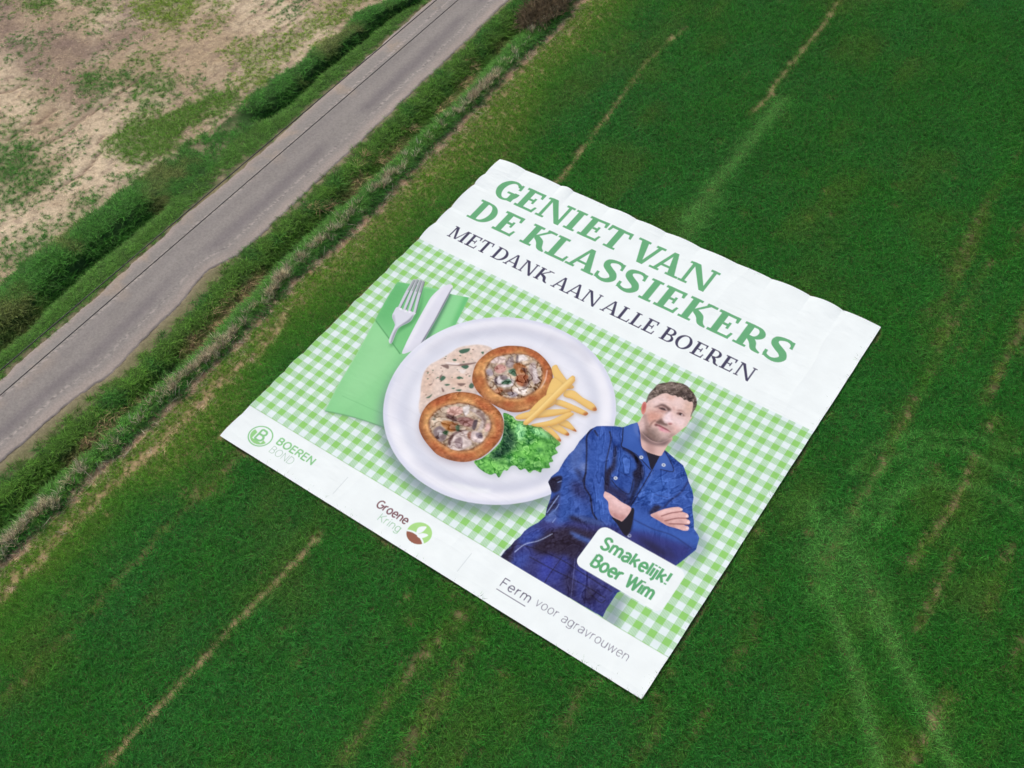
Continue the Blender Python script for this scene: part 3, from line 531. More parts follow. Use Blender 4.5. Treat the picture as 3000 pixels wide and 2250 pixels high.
('f',[4920,5087,4988,5014,5237,5113,5155,5513,5038,5475],(150,120,90),4,0.5,'plate',-1,1,''),
('f',[4889,5061,4956,4987,5206,5086,5124,5487,5007,5449],(214,166,92),0,1,'',31,1,'fry1'),
('f',[4860,5039,4928,4965,5178,5064,5096,5465,4978,5427],(240,206,128),2.2,0.85,'fry1',-1,1,''),
('f',[5322,5173,5467,5078,5702,5125,5982,5140,6125,5243,6000,5311,5597,5279,5369,5315],(150,120,90),4,0.5,'plate',-1,1,''),
('f',[5292,5147,5436,5052,5672,5099,5952,5114,6096,5217,5971,5286,5566,5254,5338,5289],(214,166,92),0,1,'',32,1,'fry2'),
('f',[5263,5125,5408,5029,5644,5077,5925,5092,6069,5196,5944,5264,5539,5232,5310,5267],(240,206,128),2.2,0.85,'fry2',-1,1,''),
('f',[5293,5479,5434,5415,5956,5383,6022,5451,5943,5503,5525,5554,5298,5590],(150,120,90),4,0.5,'plate',-1,1,''),
('f',[5263,5453,5404,5389,5926,5357,5992,5426,5913,5478,5494,5528,5267,5564],(214,166,92),0,1,'',33,1,'fry3'),
('f',[5235,5432,5376,5367,5899,5336,5965,5404,5886,5456,5467,5507,5239,5543],(240,206,128),2.2,0.85,'fry3',-1,1,''),
('f',[5032,5536,5166,5390,5330,5569,5142,5974,4989,6019],(150,120,90),4,0.5,'plate',-1,1,''),
('f',[5001,5510,5135,5365,5299,5543,5112,5950,4958,5994],(214,166,92),0,1,'',34,1,'fry4'),
('f',[4973,5489,5107,5343,5271,5522,5084,5929,4930,5973],(240,206,128),2.2,0.85,'fry4',-1,1,''),
('f',[4833,6262,5021,5998,5408,5687,5668,5530,5681,5620,5416,5906,5126,6153,4901,6329],(150,120,90),4,0.5,'plate',-1,1,''),
('f',[4802,6238,4990,5973,5377,5662,5638,5505,5651,5595,5386,5881,5095,6129,4871,6304],(214,166,92),0,1,'',35,1,'fry5'),
('f',[4774,6217,4962,5952,5350,5641,5610,5483,5623,5573,5358,5860,5067,6108,4843,6284],(240,206,128),2.2,0.85,'fry5',-1,1,''),
('f',[5660,5968,5751,5797,6033,5887,6049,5931,5895,5951],(150,120,90),4,0.5,'plate',-1,1,''),
('f',[5630,5943,5721,5772,6003,5863,6020,5906,5866,5926],(214,166,92),0,1,'',36,1,'fry6'),
('f',[5603,5922,5694,5751,5977,5842,5994,5886,5839,5905],(240,206,128),2.2,0.85,'fry6',-1,1,''),
('f',[5528,6110,5644,5978,5945,6027,5973,6105,5789,6130],(150,120,90),4,0.5,'plate',-1,1,''),
('f',[5498,6085,5614,5954,5916,6003,5943,6080,5759,6106],(214,166,92),0,1,'',37,1,'fry7'),
('f',[5471,6065,5587,5933,5889,5982,5917,6060,5732,6085],(240,206,128),2.2,0.85,'fry7',-1,1,''),
('f',[5415,6212,5541,6129,5782,6189,5919,6262,5907,6311,5645,6253],(150,120,90),4,0.5,'plate',-1,1,''),
('f',[5385,6188,5511,6105,5753,6165,5890,6238,5878,6287,5615,6228],(214,166,92),0,1,'',38,1,'fry8'),
('f',[5358,6167,5484,6084,5726,6144,5863,6217,5851,6266,5588,6208],(240,206,128),2.2,0.85,'fry8',-1,1,''),
('f',[5210,6278,5467,5984,5649,5641,5760,5568,5782,5637,5644,5978,5399,6222],(150,120,90),4,0.5,'plate',-1,1,''),
('f',[5180,6254,5437,5959,5619,5615,5730,5543,5752,5612,5614,5954,5370,6198],(214,166,92),0,1,'',39,1,'fry9'),
('f',[5152,6233,5410,5938,5592,5594,5703,5521,5725,5591,5587,5933,5342,6177],(240,206,128),2.2,0.85,'fry9',-1,1,''),
('f',[5104,6357,5038,6294,5103,5916,5198,4876,5262,4760,5312,4801,5343,4956,5233,5802,5159,6270],(150,120,90),4,0.5,'plate',-1,1,''),
('f',[5073,6332,5008,6270,5072,5891,5167,4849,5231,4733,5281,4775,5312,4930,5202,5777,5129,6246],(214,166,92),0,1,'',40,1,'fry10'),
('f',[5046,6312,4980,6249,5044,5870,5139,4826,5203,4711,5253,4752,5284,4908,5174,5756,5101,6225],(240,206,128),2.2,0.85,'fry10',-1,1,''),
('s',[5042,6219,5096,5790,5147,5242,5216,4817],(248,226,160),1.5,0.7,'fry10',-1,1,5),
('c',[6060,5213],(168,96,60),1.5,0.8,'fry2',-1,0,7),
('c',[5970,5426],(168,96,60),1.5,0.8,'fry3',-1,0,7),
('c',[5939,6056],(168,96,60),1.5,0.8,'fry7',-1,0,7),
('c',[5879,6272],(168,96,60),1.5,0.8,'fry8',-1,0,7),
('c',[6009,5900],(168,96,60),1.5,0.8,'fry6',-1,0,7),
('f',[8591,8643,8791,8405,8833,8740,8956,9090,8688,9170],(120,140,150),7,0.75,'ging',-1,1,''),
('f',[8214,5394,8629,5662,8953,6035,9185,6454,9460,6662,9510,6960,9366,7436,9232,6871,8899,6359,8697,5913],(130,150,165),8,0.6,'ging',-1,1,''),
('f',[7734,5154,7855,4759,7870,4073,8066,4428,8092,4918,8067,5307],(130,150,160),9,0.65,'ging',-1,1,''),
('f',[6964,4994,6864,5125,6769,5284,6600,5363,6414,5479,6308,5555,6241,5696,6233,5845,6216,6062,6239,6298,6215,6439,6219,6623,6240,6793,6254,6891,6208,7073,6224,7213,6318,7285,6401,7364,6472,7509,6527,7707,6608,7885,6576,8078,6492,8249,6459,8384,6457,8527,6425,8661,6423,8801,6399,8928,6401,9107,6945,9096,7455,9102,8008,9081,8638,9071,8609,8895,8605,8665,8602,8510,8819,8069,9103,7772,9236,7366,9357,6931,9284,6675,9222,6626,9106,6563,9026,6418,8927,6284,8825,6121,8764,5957,8658,5821,8500,5688,8400,5574,8226,5416,8087,5386,7887,5334,7699,5287,7660,5453,7375,5517],(50,82,160),0,1,'',40,0,'man'),
('n','man',0.09,0.01,0.035,-35,41,(0.7,0.8,1)),
('n','man',0.07,0.03,0.007,25,42,(0.7,0.8,1)),
('f',[6527,7707,6548,7282,6807,7753,6877,7935,7121,7629,7665,7410,7877,7326,8355,7289,9236,7366,9103,7772,8602,8510,8638,9071,6401,9107,6459,8384,6608,7885],(58,56,112),5,0.85,'man',-1,1,''),
('f',[6721,8294,6908,8057,7143,7815,7535,7667,7655,7473,7637,7599,7600,7960,7563,8316,7341,8492,7034,8615,6775,8594],(46,38,58),4,0.95,'man',-1,1,''),
('f',[7177,7905,7462,7857,7647,7845,7587,7940,7338,7967],(80,112,190),2.5,0.85,'man',-1,1,''),
('f',[7414,8084,7632,8049,7621,8332,7710,8544,7797,8754,8359,8642,8393,8881,7955,9070,7665,8842,7438,8860,7336,8522],(42,36,62),6,0.8,'man',-1,1,''),
('f',[7072,8672,7236,8480,7377,8767,7425,9057,7231,9053],(60,72,168),6,0.8,'man',-1,1,''),
('f',[7328,8473,7446,8394,7610,8611,7557,8968,7459,8927],(62,76,170),5,0.75,'man',-1,1,''),
('f',[6606,9065,6679,8742,6806,8712,6884,8934,6793,9158],(58,78,160),6,0.8,'man',-1,1,''),
('f',[6487,8535,6587,8242,6810,8207,6736,8537,6600,8627,6489,8646],(62,86,172),5,0.85,'man',-1,1,''),
('f',[7734,8582,7749,8383,7972,8584,8141,8997,7997,8990,7887,8747],(64,78,170),5,0.7,'man',-1,1,''),
('f',[8268,8756,8313,8567,8498,8679,8555,9030,8419,9069],(60,68,140),6,0.6,'man',-1,1,''),
('f',[6402,9092,6423,8801,6453,8557,6526,8843,6632,9102],(48,42,64),3,0.85,'man',-1,1,''),
('s',[6856,8568,7353,8511,7936,8527,8506,8543],(28,24,40),0.7,0.7,'man',-1,1,2.2),
('s',[6857,8788,7377,8767,7965,8721,8477,8720],(28,24,40),0.7,0.7,'man',-1,1,2.2),
('s',[6533,8673,6902,8564],(28,24,40),0.7,0.7,'man',-1,1,2.2),
('s',[8090,8770,8441,8848,8500,8757],(28,24,40),0.7,0.7,'man',-1,1,2.2),
('s',[6563,8860,6634,8605,6799,8411,6936,8137],(176,190,225),0.5,0.85,'man',-1,1,2),
('s',[7395,9156,7368,8827,7362,8451],(30,26,50),0.5,0.8,'man',-1,1,1.6),
('s',[7966,9089,7797,8754,7588,8354],(120,130,190),0.5,0.6,'man',-1,1,1.3),
('f',[6224,7213,6239,7082,6369,6951,6465,7098,6521,7240,6449,7362,6349,7324],(36,32,54),1.2,1,'man',-1,1,''),
('f',[6518,7655,6548,7282,6656,7504,6746,7735,6634,7867],(36,32,54),2,0.85,'man',-1,1,''),
('s',[6594,7807,6578,7556,6571,7355],(150,170,220),0.5,0.9,'man',-1,1,2.4),
('s',[6655,7824,6693,7655,6678,7519],(150,170,220),0.5,0.9,'man',-1,1,2.4),
('s',[6390,7118,6431,7045],(150,170,220),0.5,0.9,'man',-1,1,2.4),
('s',[6800,7930,6799,7816],(150,170,220),0.5,0.9,'man',-1,1,2.4),
('f',[6641,7689,6754,7672,6786,7910,6653,7970],(84,112,180),2,0.8,'man',-1,1,''),
('f',[6187,6176,6260,5970,6367,6057,6491,6412,6602,6705,6451,6745,6294,6542],(104,128,188),7,0.65,'man',-1,1,''),
('f',[6532,6477,6635,6439,6713,6601,6597,6617],(150,165,210),3,0.6,'man',-1,1,''),
('f',[6494,6655,6656,6670,6817,6864,6702,6821],(36,32,54),3,0.6,'man',-1,1,''),
('f',[6455,6985,6631,6867,6871,7007,6952,7366,6984,7721,6868,7827,6602,7364],(58,92,172),8,0.75,'man',-1,1,''),
('f',[6588,6956,6777,6861,7073,7051,7251,7255,7004,7215,6785,7184],(44,42,82),6,0.75,'man',-1,1,''),
('f',[6764,7345,6951,7132,7169,7164,7246,7402,7030,7488],(56,84,160),6,0.6,'man',-1,1,''),
('f',[6979,7638,7267,7475,7635,7402,7494,7524,7147,7669],(36,32,54),3,0.85,'man',-1,1,''),
('f',[6992,7543,7477,7421,7703,7356,7677,7430,7331,7575],(80,112,190),2.5,0.6,'man',-1,1,''),
('f',[7086,6954,7225,6743,7489,7009,7586,7205,7469,7369,7285,7232],(58,94,176),5,0.8,'man',-1,1,''),
('s',[6263,5649,6272,5867,6466,6180,6699,6580,6862,6895,7090,7040,7307,7304,7465,7401],(26,24,46),0.8,0.9,'man',-1,1,3.6),
('s',[6597,5525,6730,5691,6915,6162,7088,6474,7256,6752],(26,24,46),0.8,0.9,'man',-1,1,3),
('s',[6328,5670,6454,5747],(26,24,46),0.8,0.9,'man',-1,1,4),
('s',[6726,6623,6782,6828],(26,24,46),0.8,0.9,'man',-1,1,3),
('f',[7036,6357,7044,6168,6914,5883,6863,5730,6990,5896,7147,6192,7160,6396,7251,6576,7310,6820,7108,6521],(36,32,54),2,0.95,'man',-1,1,''),
('f',[6435,5759,6552,5618,6874,6096,6903,6384,6833,6552,6588,6285],(62,100,184),8,0.6,'man',-1,1,''),
('f',[6990,5834,7258,5780,7504,6108,7257,6271,7106,6066],(66,108,190),8,0.6,'man',-1,1,''),
('f',[6971,5721,7240,5668,7418,5736,7680,5991,7744,6160,7780,6404,7839,6747,7841,6891,7746,6633,7642,6317,7495,6113,7505,5985,7395,5844,7196,5760],(28,26,48),2,0.95,'man',-1,1,''),
('f',[7195,6614,7453,6592,7704,6602,7820,6876,7568,6781,7330,6792],(44,40,72),4,0.8,'man',-1,1,''),
('s',[7243,6492,7440,6571,7685,6571,7582,6237],(26,26,50),0.6,0.85,'man',-1,1,2.2),
('s',[7116,6243,7358,6234,7582,6237],(36,50,110),0.6,0.7,'man',-1,1,1.6),
('f',[7748,6187,7856,5874,8175,5753,8364,5957,8310,6405,8069,6565,7879,6692],(62,104,188),10,0.7,'man',-1,1,''),
('f',[8158,5553,8314,5571,8614,5850,8679,6218,8455,6074],(60,96,176),8,0.6,'man',-1,1,''),
('f',[8231,6515,8359,6489,8316,6661,8226,6750],(36,32,54),2,0.9,'man',-1,1,''),
('s',[8493,5633,8500,5985,8429,6238,8388,6498],(34,36,76),1.2,0.8,'man',-1,1,3),
('s',[7774,5838,7808,6207,7852,6768],(30,30,60),0.6,0.9,'man',-1,1,2.6),
('s',[7822,5836,7856,6205,7895,6739],(110,140,205),0.6,0.6,'man',-1,1,1.4),
('s',[8108,6305,8353,6230],(36,44,96),0.6,0.7,'man',-1,1,1.6),
('r','man',0.12,0.05,0.014,60,64,(0.7,0.8,1),0.07,0.7),
('r','man',0.11,0.03,0.012,120,62,(0.7,0.8,1),0.09,0.7),
('n','man',0.05,0.003,0.003,0,63,(0.8,0.9,1)),
('f',[7341,5461,7526,5479,7671,5430,7739,5462,7763,5693,7766,5837,7591,5714],(34,34,50),0,1,'',45,1,'tee'),
('f',[6769,5284,6864,5125,6966,4999,7078,5208,7308,5404,7561,5642,7745,5851,7651,5858,7385,5743,7205,5692,6982,5698],(56,92,172),0,1,'',40,0,'col'),
('f',[6810,5289,6969,5088,7124,5305,7088,5581],(70,108,190),6,0.6,'col',-1,1,''),
('f',[6900,5101,6966,4999,7078,5208,7232,5360,7015,5250],(96,124,196),2,0.7,'col',-1,1,''),
('f',[7142,5293,7308,5404,7561,5642,7446,5594],(36,40,80),2,0.8,'col',-1,1,''),
('s',[6769,5284,6922,5565,6982,5698,7155,5693,7372,5721,7748,5855],(24,24,48),0.5,0.9,'',-1,1,2.2),
('f',[7695,5280,7920,5435,8140,5641,7904,5746,7785,5836,7759,5665,7733,5451],(58,92,172),0,1,'',40,0,'col2'),
('s',[7706,5298,7920,5435,8140,5641,7904,5746],(26,28,58),0.6,0.8,'',-1,1,2.2),
('f',[7767,5382,8014,5557,7828,5741],(78,114,190),5,0.6,'col2',-1,1,''),
('c',[7446,5708],(205,214,228),0.4,0.95,'',-1,0,5),
('c',[7446,5708],(90,100,130),0.3,0.9,'',-1,0,1.8),
('c',[7904,5620],(205,214,228),0.4,0.95,'',-1,0,5),
('c',[7904,5620],(90,100,130),0.3,0.9,'',-1,0,1.8),
('c',[7279,6408],(205,214,228),0.4,0.95,'',-1,0,5),
('c',[7279,6408],(90,100,130),0.3,0.9,'',-1,0,1.8),
('c',[8169,7362],(205,214,228),0.4,0.95,'',-1,0,5),
('c',[8169,7362],(90,100,130),0.3,0.9,'',-1,0,1.8),
('f',[7936,6828,8296,6790,8563,6840,8842,6796,9118,6583,9287,6722,9282,6920,8884,6992,8452,7055,8147,7259],(62,98,180),5,0.85,'man',-1,1,''),
('f',[8147,7259,8476,7096,8895,7012,9293,6940,9228,7353,8754,7410,8219,7379],(54,56,122),5,0.85,'man',-1,1,''),
('f',[8321,7311,8661,7251,9033,7333,8754,7410],(36,32,54),5,0.75,'man',-1,1,''),
('f',[8829,7139,9021,7232,9178,7345,9010,7294],(36,32,54),4,0.6,'man',-1,1,''),
('s',[8047,7013,8462,6992,8838,6911,9277,6951],(34,40,86),1,0.7,'man',-1,1,2.2),
('s',[7948,6848,8116,7167,8142,7290],(34,40,80),0.8,0.7,'man',-1,1,2),
('f',[7889,6830,7948,6820,8023,6972,8133,7268,8120,7403,7994,7361,7831,7271,7680,7200,7897,7141],(34,32,44),0.5,1,'',46,1,''),
('f',[7268,6803,7308,6895,7442,6953,7543,7089,7667,7180,7837,7181,7899,7146,7892,6834,7658,6809,7443,6776,7284,6778],(222,182,180),0,1,'',43,1,'arm'),
('f',[7543,7089,7667,7180,7837,7181,7899,7146,7890,7031,7758,7091],(176,124,120),3,0.7,'arm',-1,1,''),
('f',[7313,6803,7533,6804,7825,6844,7734,6933,7472,6903],(240,208,208),3,0.7,'arm',-1,1,''),
('f',[8278,6759,8314,6657,8442,6468,8611,6307,8715,6304,8719,6353,8842,6340,8892,6387,8877,6446,8955,6451,8982,6519,8913,6592,9004,6580,9027,6650,8953,6704,8809,6738,8667,6776,8500,6774],(222,180,176),0,1,'',44,1,'hand'),
('f',[8278,6759,8500,6774,8667,6776,8809,6738,8721,6707,8467,6676],(180,130,126),3,0.7,'hand',-1,1,''),
('f',[8357,6649,8486,6462,8636,6310,8623,6371,8488,6547],(240,206,204),2,0.8,'hand',-1,1,''),
('s',[8736,6348,8576,6494,8455,6655],(128,82,80),0.6,0.85,'',-1,1,2.6),
('s',[8900,6422,8721,6541,8560,6714],(128,82,80),0.6,0.85,'',-1,1,2.6),
('s',[8986,6535,8816,6626,8660,6724],(128,82,80),0.6,0.85,'',-1,1,2.6),
('c',[8700,6319],(246,222,222),0.7,0.8,'',-1,0,3.4),
('c',[8864,6389],(246,222,222),0.7,0.8,'',-1,0,3.4),
('c',[8947,6494],(246,222,222),0.7,0.8,'',-1,0,3.4),
('c',[8999,6620],(246,222,222),0.7,0.8,'',-1,0,3.4),
('f',[6961,4995,7024,5091,7135,5223,7236,5374,7339,5494,7467,5530,7623,5507,7747,5465,7748,5358,7734,5167,7715,4950,7341,4951],(222,188,182),0,1,'',41,1,'neck'),
('f',[7094,5155,7209,5202,7413,5257,7559,5215,7684,5025,7719,4974,7705,5172,7593,5273,7459,5335,7298,5333,7190,5296],(92,76,78),3,0.85,'neck',-1,1,''),
('f',[7359,5347,7516,5324,7623,5507,7462,5520],(150,116,112),4,0.5,'neck',-1,1,''),
('f',[6791,4496,6793,4573,6830,4676,6889,4763,6944,4791,6953,4742,6912,4608,6854,4491],(214,140,132),0,1,'',41,1,'ear'),
('f',[6812,4532,6837,4629,6897,4730,6894,4634,6848,4537],(170,80,76),1.6,0.8,'ear',-1,1,''),
('f',[6830,4450,6912,4608,6954,4735,6952,4806,6965,4937,6995,5042,7089,5145,7209,5202,7360,5238,7465,5236,7554,5205,7619,5135,7678,5015,7731,4885,7775,4719,7796,4624,7814,4543,7804,4411,7806,4299,7765,4284,7728,4141,7691,4025,7586,3867,7381,3888,7186,3929,6975,4039,6904,4201,6857,4403],(224,194,186),0,1,'',41,1,'face'),
('f',[6997,4622,7131,4590,7265,4558,7307,4670,7248,4791,7194,4883,7104,4914,7000,4830],(206,152,136),5,0.85,'face',-1,1,''),
('f',[6965,4937,6966,4755,7069,4855,7186,5053,7209,5202,7050,5116],(206,176,176),4,0.7,'face',-1,1,''),
('f',[6905,4428,7008,4190,7174,4138,7305,4251,7139,4303,7026,4448],(240,218,218),5,0.8,'face',-1,1,''),
('f',[7127,4112,7246,4034,7261,4137,7170,4169],(214,164,146),4,0.7,'face',-1,1,''),
('f',[7258,4054,7436,4023,7540,4209,7422,4286,7309,4220],(238,214,212),5,0.7,'face',-1,1,''),
('f',[7522,4023,7633,3950,7755,4208,7715,4290,7572,4188],(204,170,150),5,0.55,'face',-1,1,''),
('f',[7433,4475,7593,4454,7719,4412,7773,4584,7699,4715,7568,4636],(242,220,222),5,0.85,'face',-1,1,''),
('f',[7556,4672,7665,4655,7741,4715,7709,4845,7598,4782],(224,176,170),5,0.6,'face',-1,1,''),
('f',[7116,4934,7240,5017,7308,4931,7432,5014,7577,4987,7647,4886,7735,4855,7684,5025,7631,5154,7477,5256,7323,5249,7192,5118],(142,122,116),5,0.85,'face',-1,1,''),
('f',[7260,4811,7350,4780,7493,4768,7598,4726,7620,4821,7474,4808,7336,4831],(150,126,122),4,0.65,'face',-1,1,''),
('f',[7120,4959,7250,5052,7348,5110,7456,5148,7364,5209,7236,5157],(104,86,80),5,0.65,'face',-1,1,''),
('f',[7209,5202,7348,5219,7460,5227,7548,5195,7614,5125,7680,5000,7678,5163,7494,5285,7325,5289],(64,54,60),3.5,0.85,'face',-1,1,''),
('f',[7476,4998,7612,4936,7641,5025,7549,5086],(216,190,186),4,0.7,'face',-1,1,''),
('s',[6972,4793,7058,4889,7155,5019,7271,5134,7387,5193,7490,5206],(126,100,94),3,0.6,'face',-1,1,9),
('f',[6977,4984,6986,4825,7084,4955,7166,5093,7126,5134],(232,206,202),4,0.7,'face',-1,1,''),
('f',[7094,5155,7199,5167,7306,5220,7436,5242,7325,5289,7190,5242],(86,70,70),3,0.85,'face',-1,1,''),
('f',[7666,4901,7732,4830,7772,4694,7775,4774,7731,4885,7693,5005],(170,134,128),3,0.6,'face',-1,1,''),
('f',[7024,4520,7072,4432,7110,4348,7183,4324,7279,4338,7346,4365,7357,4427,7307,4425,7235,4395,7149,4396,7097,4458],(84,62,62),1.6,0.8,'face',-1,1,''),
('f',[7084,4509,7145,4427,7235,4395,7324,4435,7300,4507,7182,4529],(176,128,120),3,0.6,'face',-1,1,''),
('f',[7114,4468,7182,4416,7283,4420,7268,4451,7182,4472],(60,46,50),1,0.9,'face',-1,1,''),
('f',[7237,4408,7285,4405,7281,4436],(226,214,214),0.8,0.7,'face',-1,1,''),
('f',[7271,4400,7344,4366,7359,4440,7341,4522,7308,4502,7324,4435],(78,58,56),1.6,0.65,'face',-1,1,''),
('f',[7441,4337,7508,4265,7596,4270,7666,4308,7587,4290,7509,4306],(150,112,104),1.6,0.75,'face',-1,1,''),
('f',[7491,4388,7532,4327,7620,4331,7666,4364,7595,4382,7540,4398],(110,78,76),1.3,0.85,'face',-1,1,''),
('c',[7570,4360],(54,42,46),0.6,0.9,'',-1,0,3.6),
('c',[7605,4362],(228,216,216),0.5,0.8,'',-1,0,2.2),
('s',[7365,4281,7414,4348],(190,140,136),1.2,0.7,'face',-1,1,2.2),
('s',[7100,4611,7166,4539,7251,4497],(180,130,124),1,0.6,'face',-1,1,2),
('s',[6994,4242,7099,4159,7212,4127],(206,168,160),1,0.5,'face',-1,1,1.6),
('s',[7030,4304,7135,4221,7248,4189],(206,168,160),1,0.5,'face',-1,1,1.6),
('s',[7066,4366,7170,4282,7283,4251],(206,168,160),1,0.5,'face',-1,1,1.6),
('f',[7357,4399,7319,4522,7327,4629,7315,4664,7375,4694,7451,4713,7514,4692,7554,4659,7510,4563,7429,4450],(244,224,228),2.5,0.95,'face',-1,1,''),
('f',[7310,4647,7275,4726,7254,4801,7301,4826,7409,4789,7498,4758,7465,4718,7391,4711,7330,4689],(96,74,70),1.6,0.8,'face',-1,1,''),
('f',[7385,4701,7434,4683,7443,4718,7410,4726],(232,208,208),1,0.9,'face',-1,1,''),
('f',[7461,4693,7531,4647,7559,4677,7512,4707],(206,140,136),1.5,0.8,'face',-1,1,''),
('f',[7488,4703,7541,4665,7542,4694,7506,4716],(120,72,70),1,0.8,'face',-1,1,''),
('f',[7367,4379,7441,4470,7499,4571,7483,4581,7413,4488],(214,168,162),2,0.5,'face',-1,1,''),
('s',[7223,4767,7200,4837,7197,4915,7205,4985],(140,106,98),1.2,0.8,'face',-1,1,3),
('s',[7137,4989,7186,5053],(150,120,116),1.2,0.6,'face',-1,1,3),
('f',[7279,4861,7357,4830,7453,4829,7541,4833,7636,4859,7540,4868,7444,4869,7348,4870],(132,68,76),1.1,0.95,'face',-1,1,''),
('f',[7322,4881,7418,4879,7511,4873,7615,4868,7540,4923,7436,4929],(226,164,176),1.6,0.95,'face',-1,1,''),
('c',[7440,4899],(214,120,146),1.4,0.6,'',-1,0,4),
('c',[7292,4866],(96,50,54),1,0.7,'',-1,0,4),
('f',[6846,4496,6805,4409,6776,4285,6776,4170,6787,4076,6792,3971,6838,3898,6909,3829,6993,3745,7090,3703,7198,3661,7316,3656,7427,3699,7536,3757,7628,3825,7697,3908,7738,3994,7756,4095,7763,4203,7780,4310,7762,4287,7724,4144,7667,4012,7617,3961,7570,3992,7499,3981,7459,4007,7404,3987,7347,3981,7313,4018,7250,4002,7186,4044,7069,4050,6998,4117,6956,4196,6916,4279,6885,4356,6855,4419],(98,86,80),0.5,1,'',42,1,'hair'),
('f',[6807,4034,6904,3898,7108,3793,7304,3751,7248,3846,7025,3935,6891,4066],(140,126,118),3,0.75,'hair',-1,1,''),
('f',[7330,3835,7492,3815,7621,3929,7530,3961,7357,3961],(60,50,52),4,0.6,'hair',-1,1,''),
('f',[6830,4450,6792,4274,6848,4180,6905,4315],(150,134,130),4,0.6,'hair',-1,1,''),
('s',[6920,4225,6950,4235,6972,4290],(136,120,112),0.4,0.6,'hair',-1,1,2.5412048858837197),
('s',[6654,4026,6684,4022,6717,4067],(62,52,50),0.4,0.6,'hair',-1,1,2.6376637899007034),
('s',[6678,4040,6717,4060,6739,4130],(160,146,136),0.4,0.6,'hair',-1,1,1.9563261375220622),
('s',[7309,3630,7336,3622,7368,3662],(160,146,136),0.4,0.6,'hair',-1,1,2.5448649791768263),
('s',[7140,4176,7166,4187,7183,4236],(160,146,136),0.4,0.6,'hair',-1,1,1.6926331023673813),
('s',[7152,3960,7187,3976,7208,4041],(62,52,50),0.4,0.6,'hair',-1,1,1.6803014453821703),
('s',[7382,4127,7401,4116,7427,4145],(160,146,136),0.4,0.6,'hair',-1,1,2.269949392980727),
('s',[7371,3648,7389,3616,7433,3632],(54,46,46),0.4,0.6,'hair',-1,1,2.0063018911356725),
('s',[7194,3653,7219,3629,7264,3659],(136,120,112),0.4,0.6,'hair',-1,1,2.1838080297668596),
('s',[7186,3993,7208,3978,7242,4008],(62,52,50),0.4,0.6,'hair',-1,1,1.875050778090983),
('s',[7579,3803,7611,3805,7642,3858],(136,120,112),0.4,0.6,'hair',-1,1,1.9759270835884042),
('s',[7402,3882,7429,3899,7441,3953],(136,120,112),0.4,0.6,'hair',-1,1,2.128901904341574),
('s',[7006,3937,7049,3934,7094,3995],(136,120,112),0.4,0.6,'hair',-1,1,2.008052782415641),
('s',[6729,4049,6750,4054,6767,4095],(160,146,136),0.4,0.6,'hair',-1,1,2.682295959647214),
('s',[6998,4292,7039,4295,7075,4356],(62,52,50),0.4,0.6,'hair',-1,1,1.692473549269564),
('s',[6989,4026,7015,3988,7072,4009],(54,46,46),0.4,0.6,'hair',-1,1,2.3245232077249884),
('s',[7480,3984,7498,3995,7506,4036],(136,120,112),0.4,0.6,'hair',-1,1,2.3010025678906207),
('s',[7418,4143,7438,4098,7496,4109],(62,52,50),0.4,0.6,'hair',-1,1,2.7836534748985557),
('s',[7327,4000,7359,4007,7386,4062],(160,146,136),0.4,0.6,'hair',-1,1,2.597515451850866),
('s',[7489,3901,7510,3911,7523,3954],(62,52,50),0.4,0.6,'hair',-1,1,2.1878028753720775),
('s',[6935,3970,6962,3946,7009,3978],(136,120,112),0.4,0.6,'hair',-1,1,2.795739002095615),
('s',[7290,4213,7312,4191,7352,4218],(160,146,136),0.4,0.6,'hair',-1,1,2.305761334417909),
('s',[6919,4181,6952,4184,6982,4237],(136,120,112),0.4,0.6,'hair',-1,1,2.037162057198848),
('s',[7165,3770,7186,3723,7246,3733],(160,146,136),0.4,0.6,'hair',-1,1,2.785382628118177),
('s',[7192,3855,7203,3825,7239,3835],(136,120,112),0.4,0.6,'hair',-1,1,1.866593843459536),
('s',[7545,3923,7558,3897,7593,3910],(54,46,46),0.4,0.6,'hair',-1,1,1.959056298130536),
('s',[6970,4308,7001,4310,7031,4360],(160,146,136),0.4,0.6,'hair',-1,1,2.75115311627235),
('s',[6706,4130,6728,4133,6748,4173],(54,46,46),0.4,0.6,'hair',-1,1,2.739090987889633),
('s',[6738,3989,6758,4004,6767,4051],(62,52,50),0.4,0.6,'hair',-1,1,2.668278142495457),
('s',[7385,3949,7420,3974,7433,4043],(160,146,136),0.4,0.6,'hair',-1,1,2.463320139777431),
('s',[7373,4001,7402,3994,7437,4037],(160,146,136),0.4,0.6,'hair',-1,1,1.7850416590129363),
('s',[7030,3801,7055,3763,7113,3783],(136,120,112),0.4,0.6,'hair',-1,1,1.9072846071258491),
('s',[7136,3885,7155,3871,7185,3897],(54,46,46),0.4,0.6,'hair',-1,1,1.6743051060118044),
('s',[7031,4195,7061,4168,7113,4200],(54,46,46),0.4,0.6,'hair',-1,1,1.7029837294519607),
('s',[7522,3967,7544,3939,7589,3961],(62,52,50),0.4,0.6,'hair',-1,1,2.172044362822347),
('s',[7453,3774,7493,3782,7524,3846],(136,120,112),0.4,0.6,'hair',-1,1,2.420283415351421),
('s',[6940,3929,6961,3921,6989,3954],(160,146,136),0.4,0.6,'hair',-1,1,2.169891476207199),
('s',[7044,4168,7074,4184,7090,4241],(62,52,50),0.4,0.6,'hair',-1,1,1.6446709825459387),
('s',[7062,4292,7086,4291,7112,4332],(160,146,136),0.4,0.6,'hair',-1,1,2.6747743619455298),
('s',[7293,3639,7310,3615,7348,3635],(54,46,46),0.4,0.6,'hair',-1,1,1.7242703794688392),
('s',[7250,3955,7272,3972,7280,4020],(54,46,46),0.4,0.6,'hair',-1,1,1.6978126988750897),
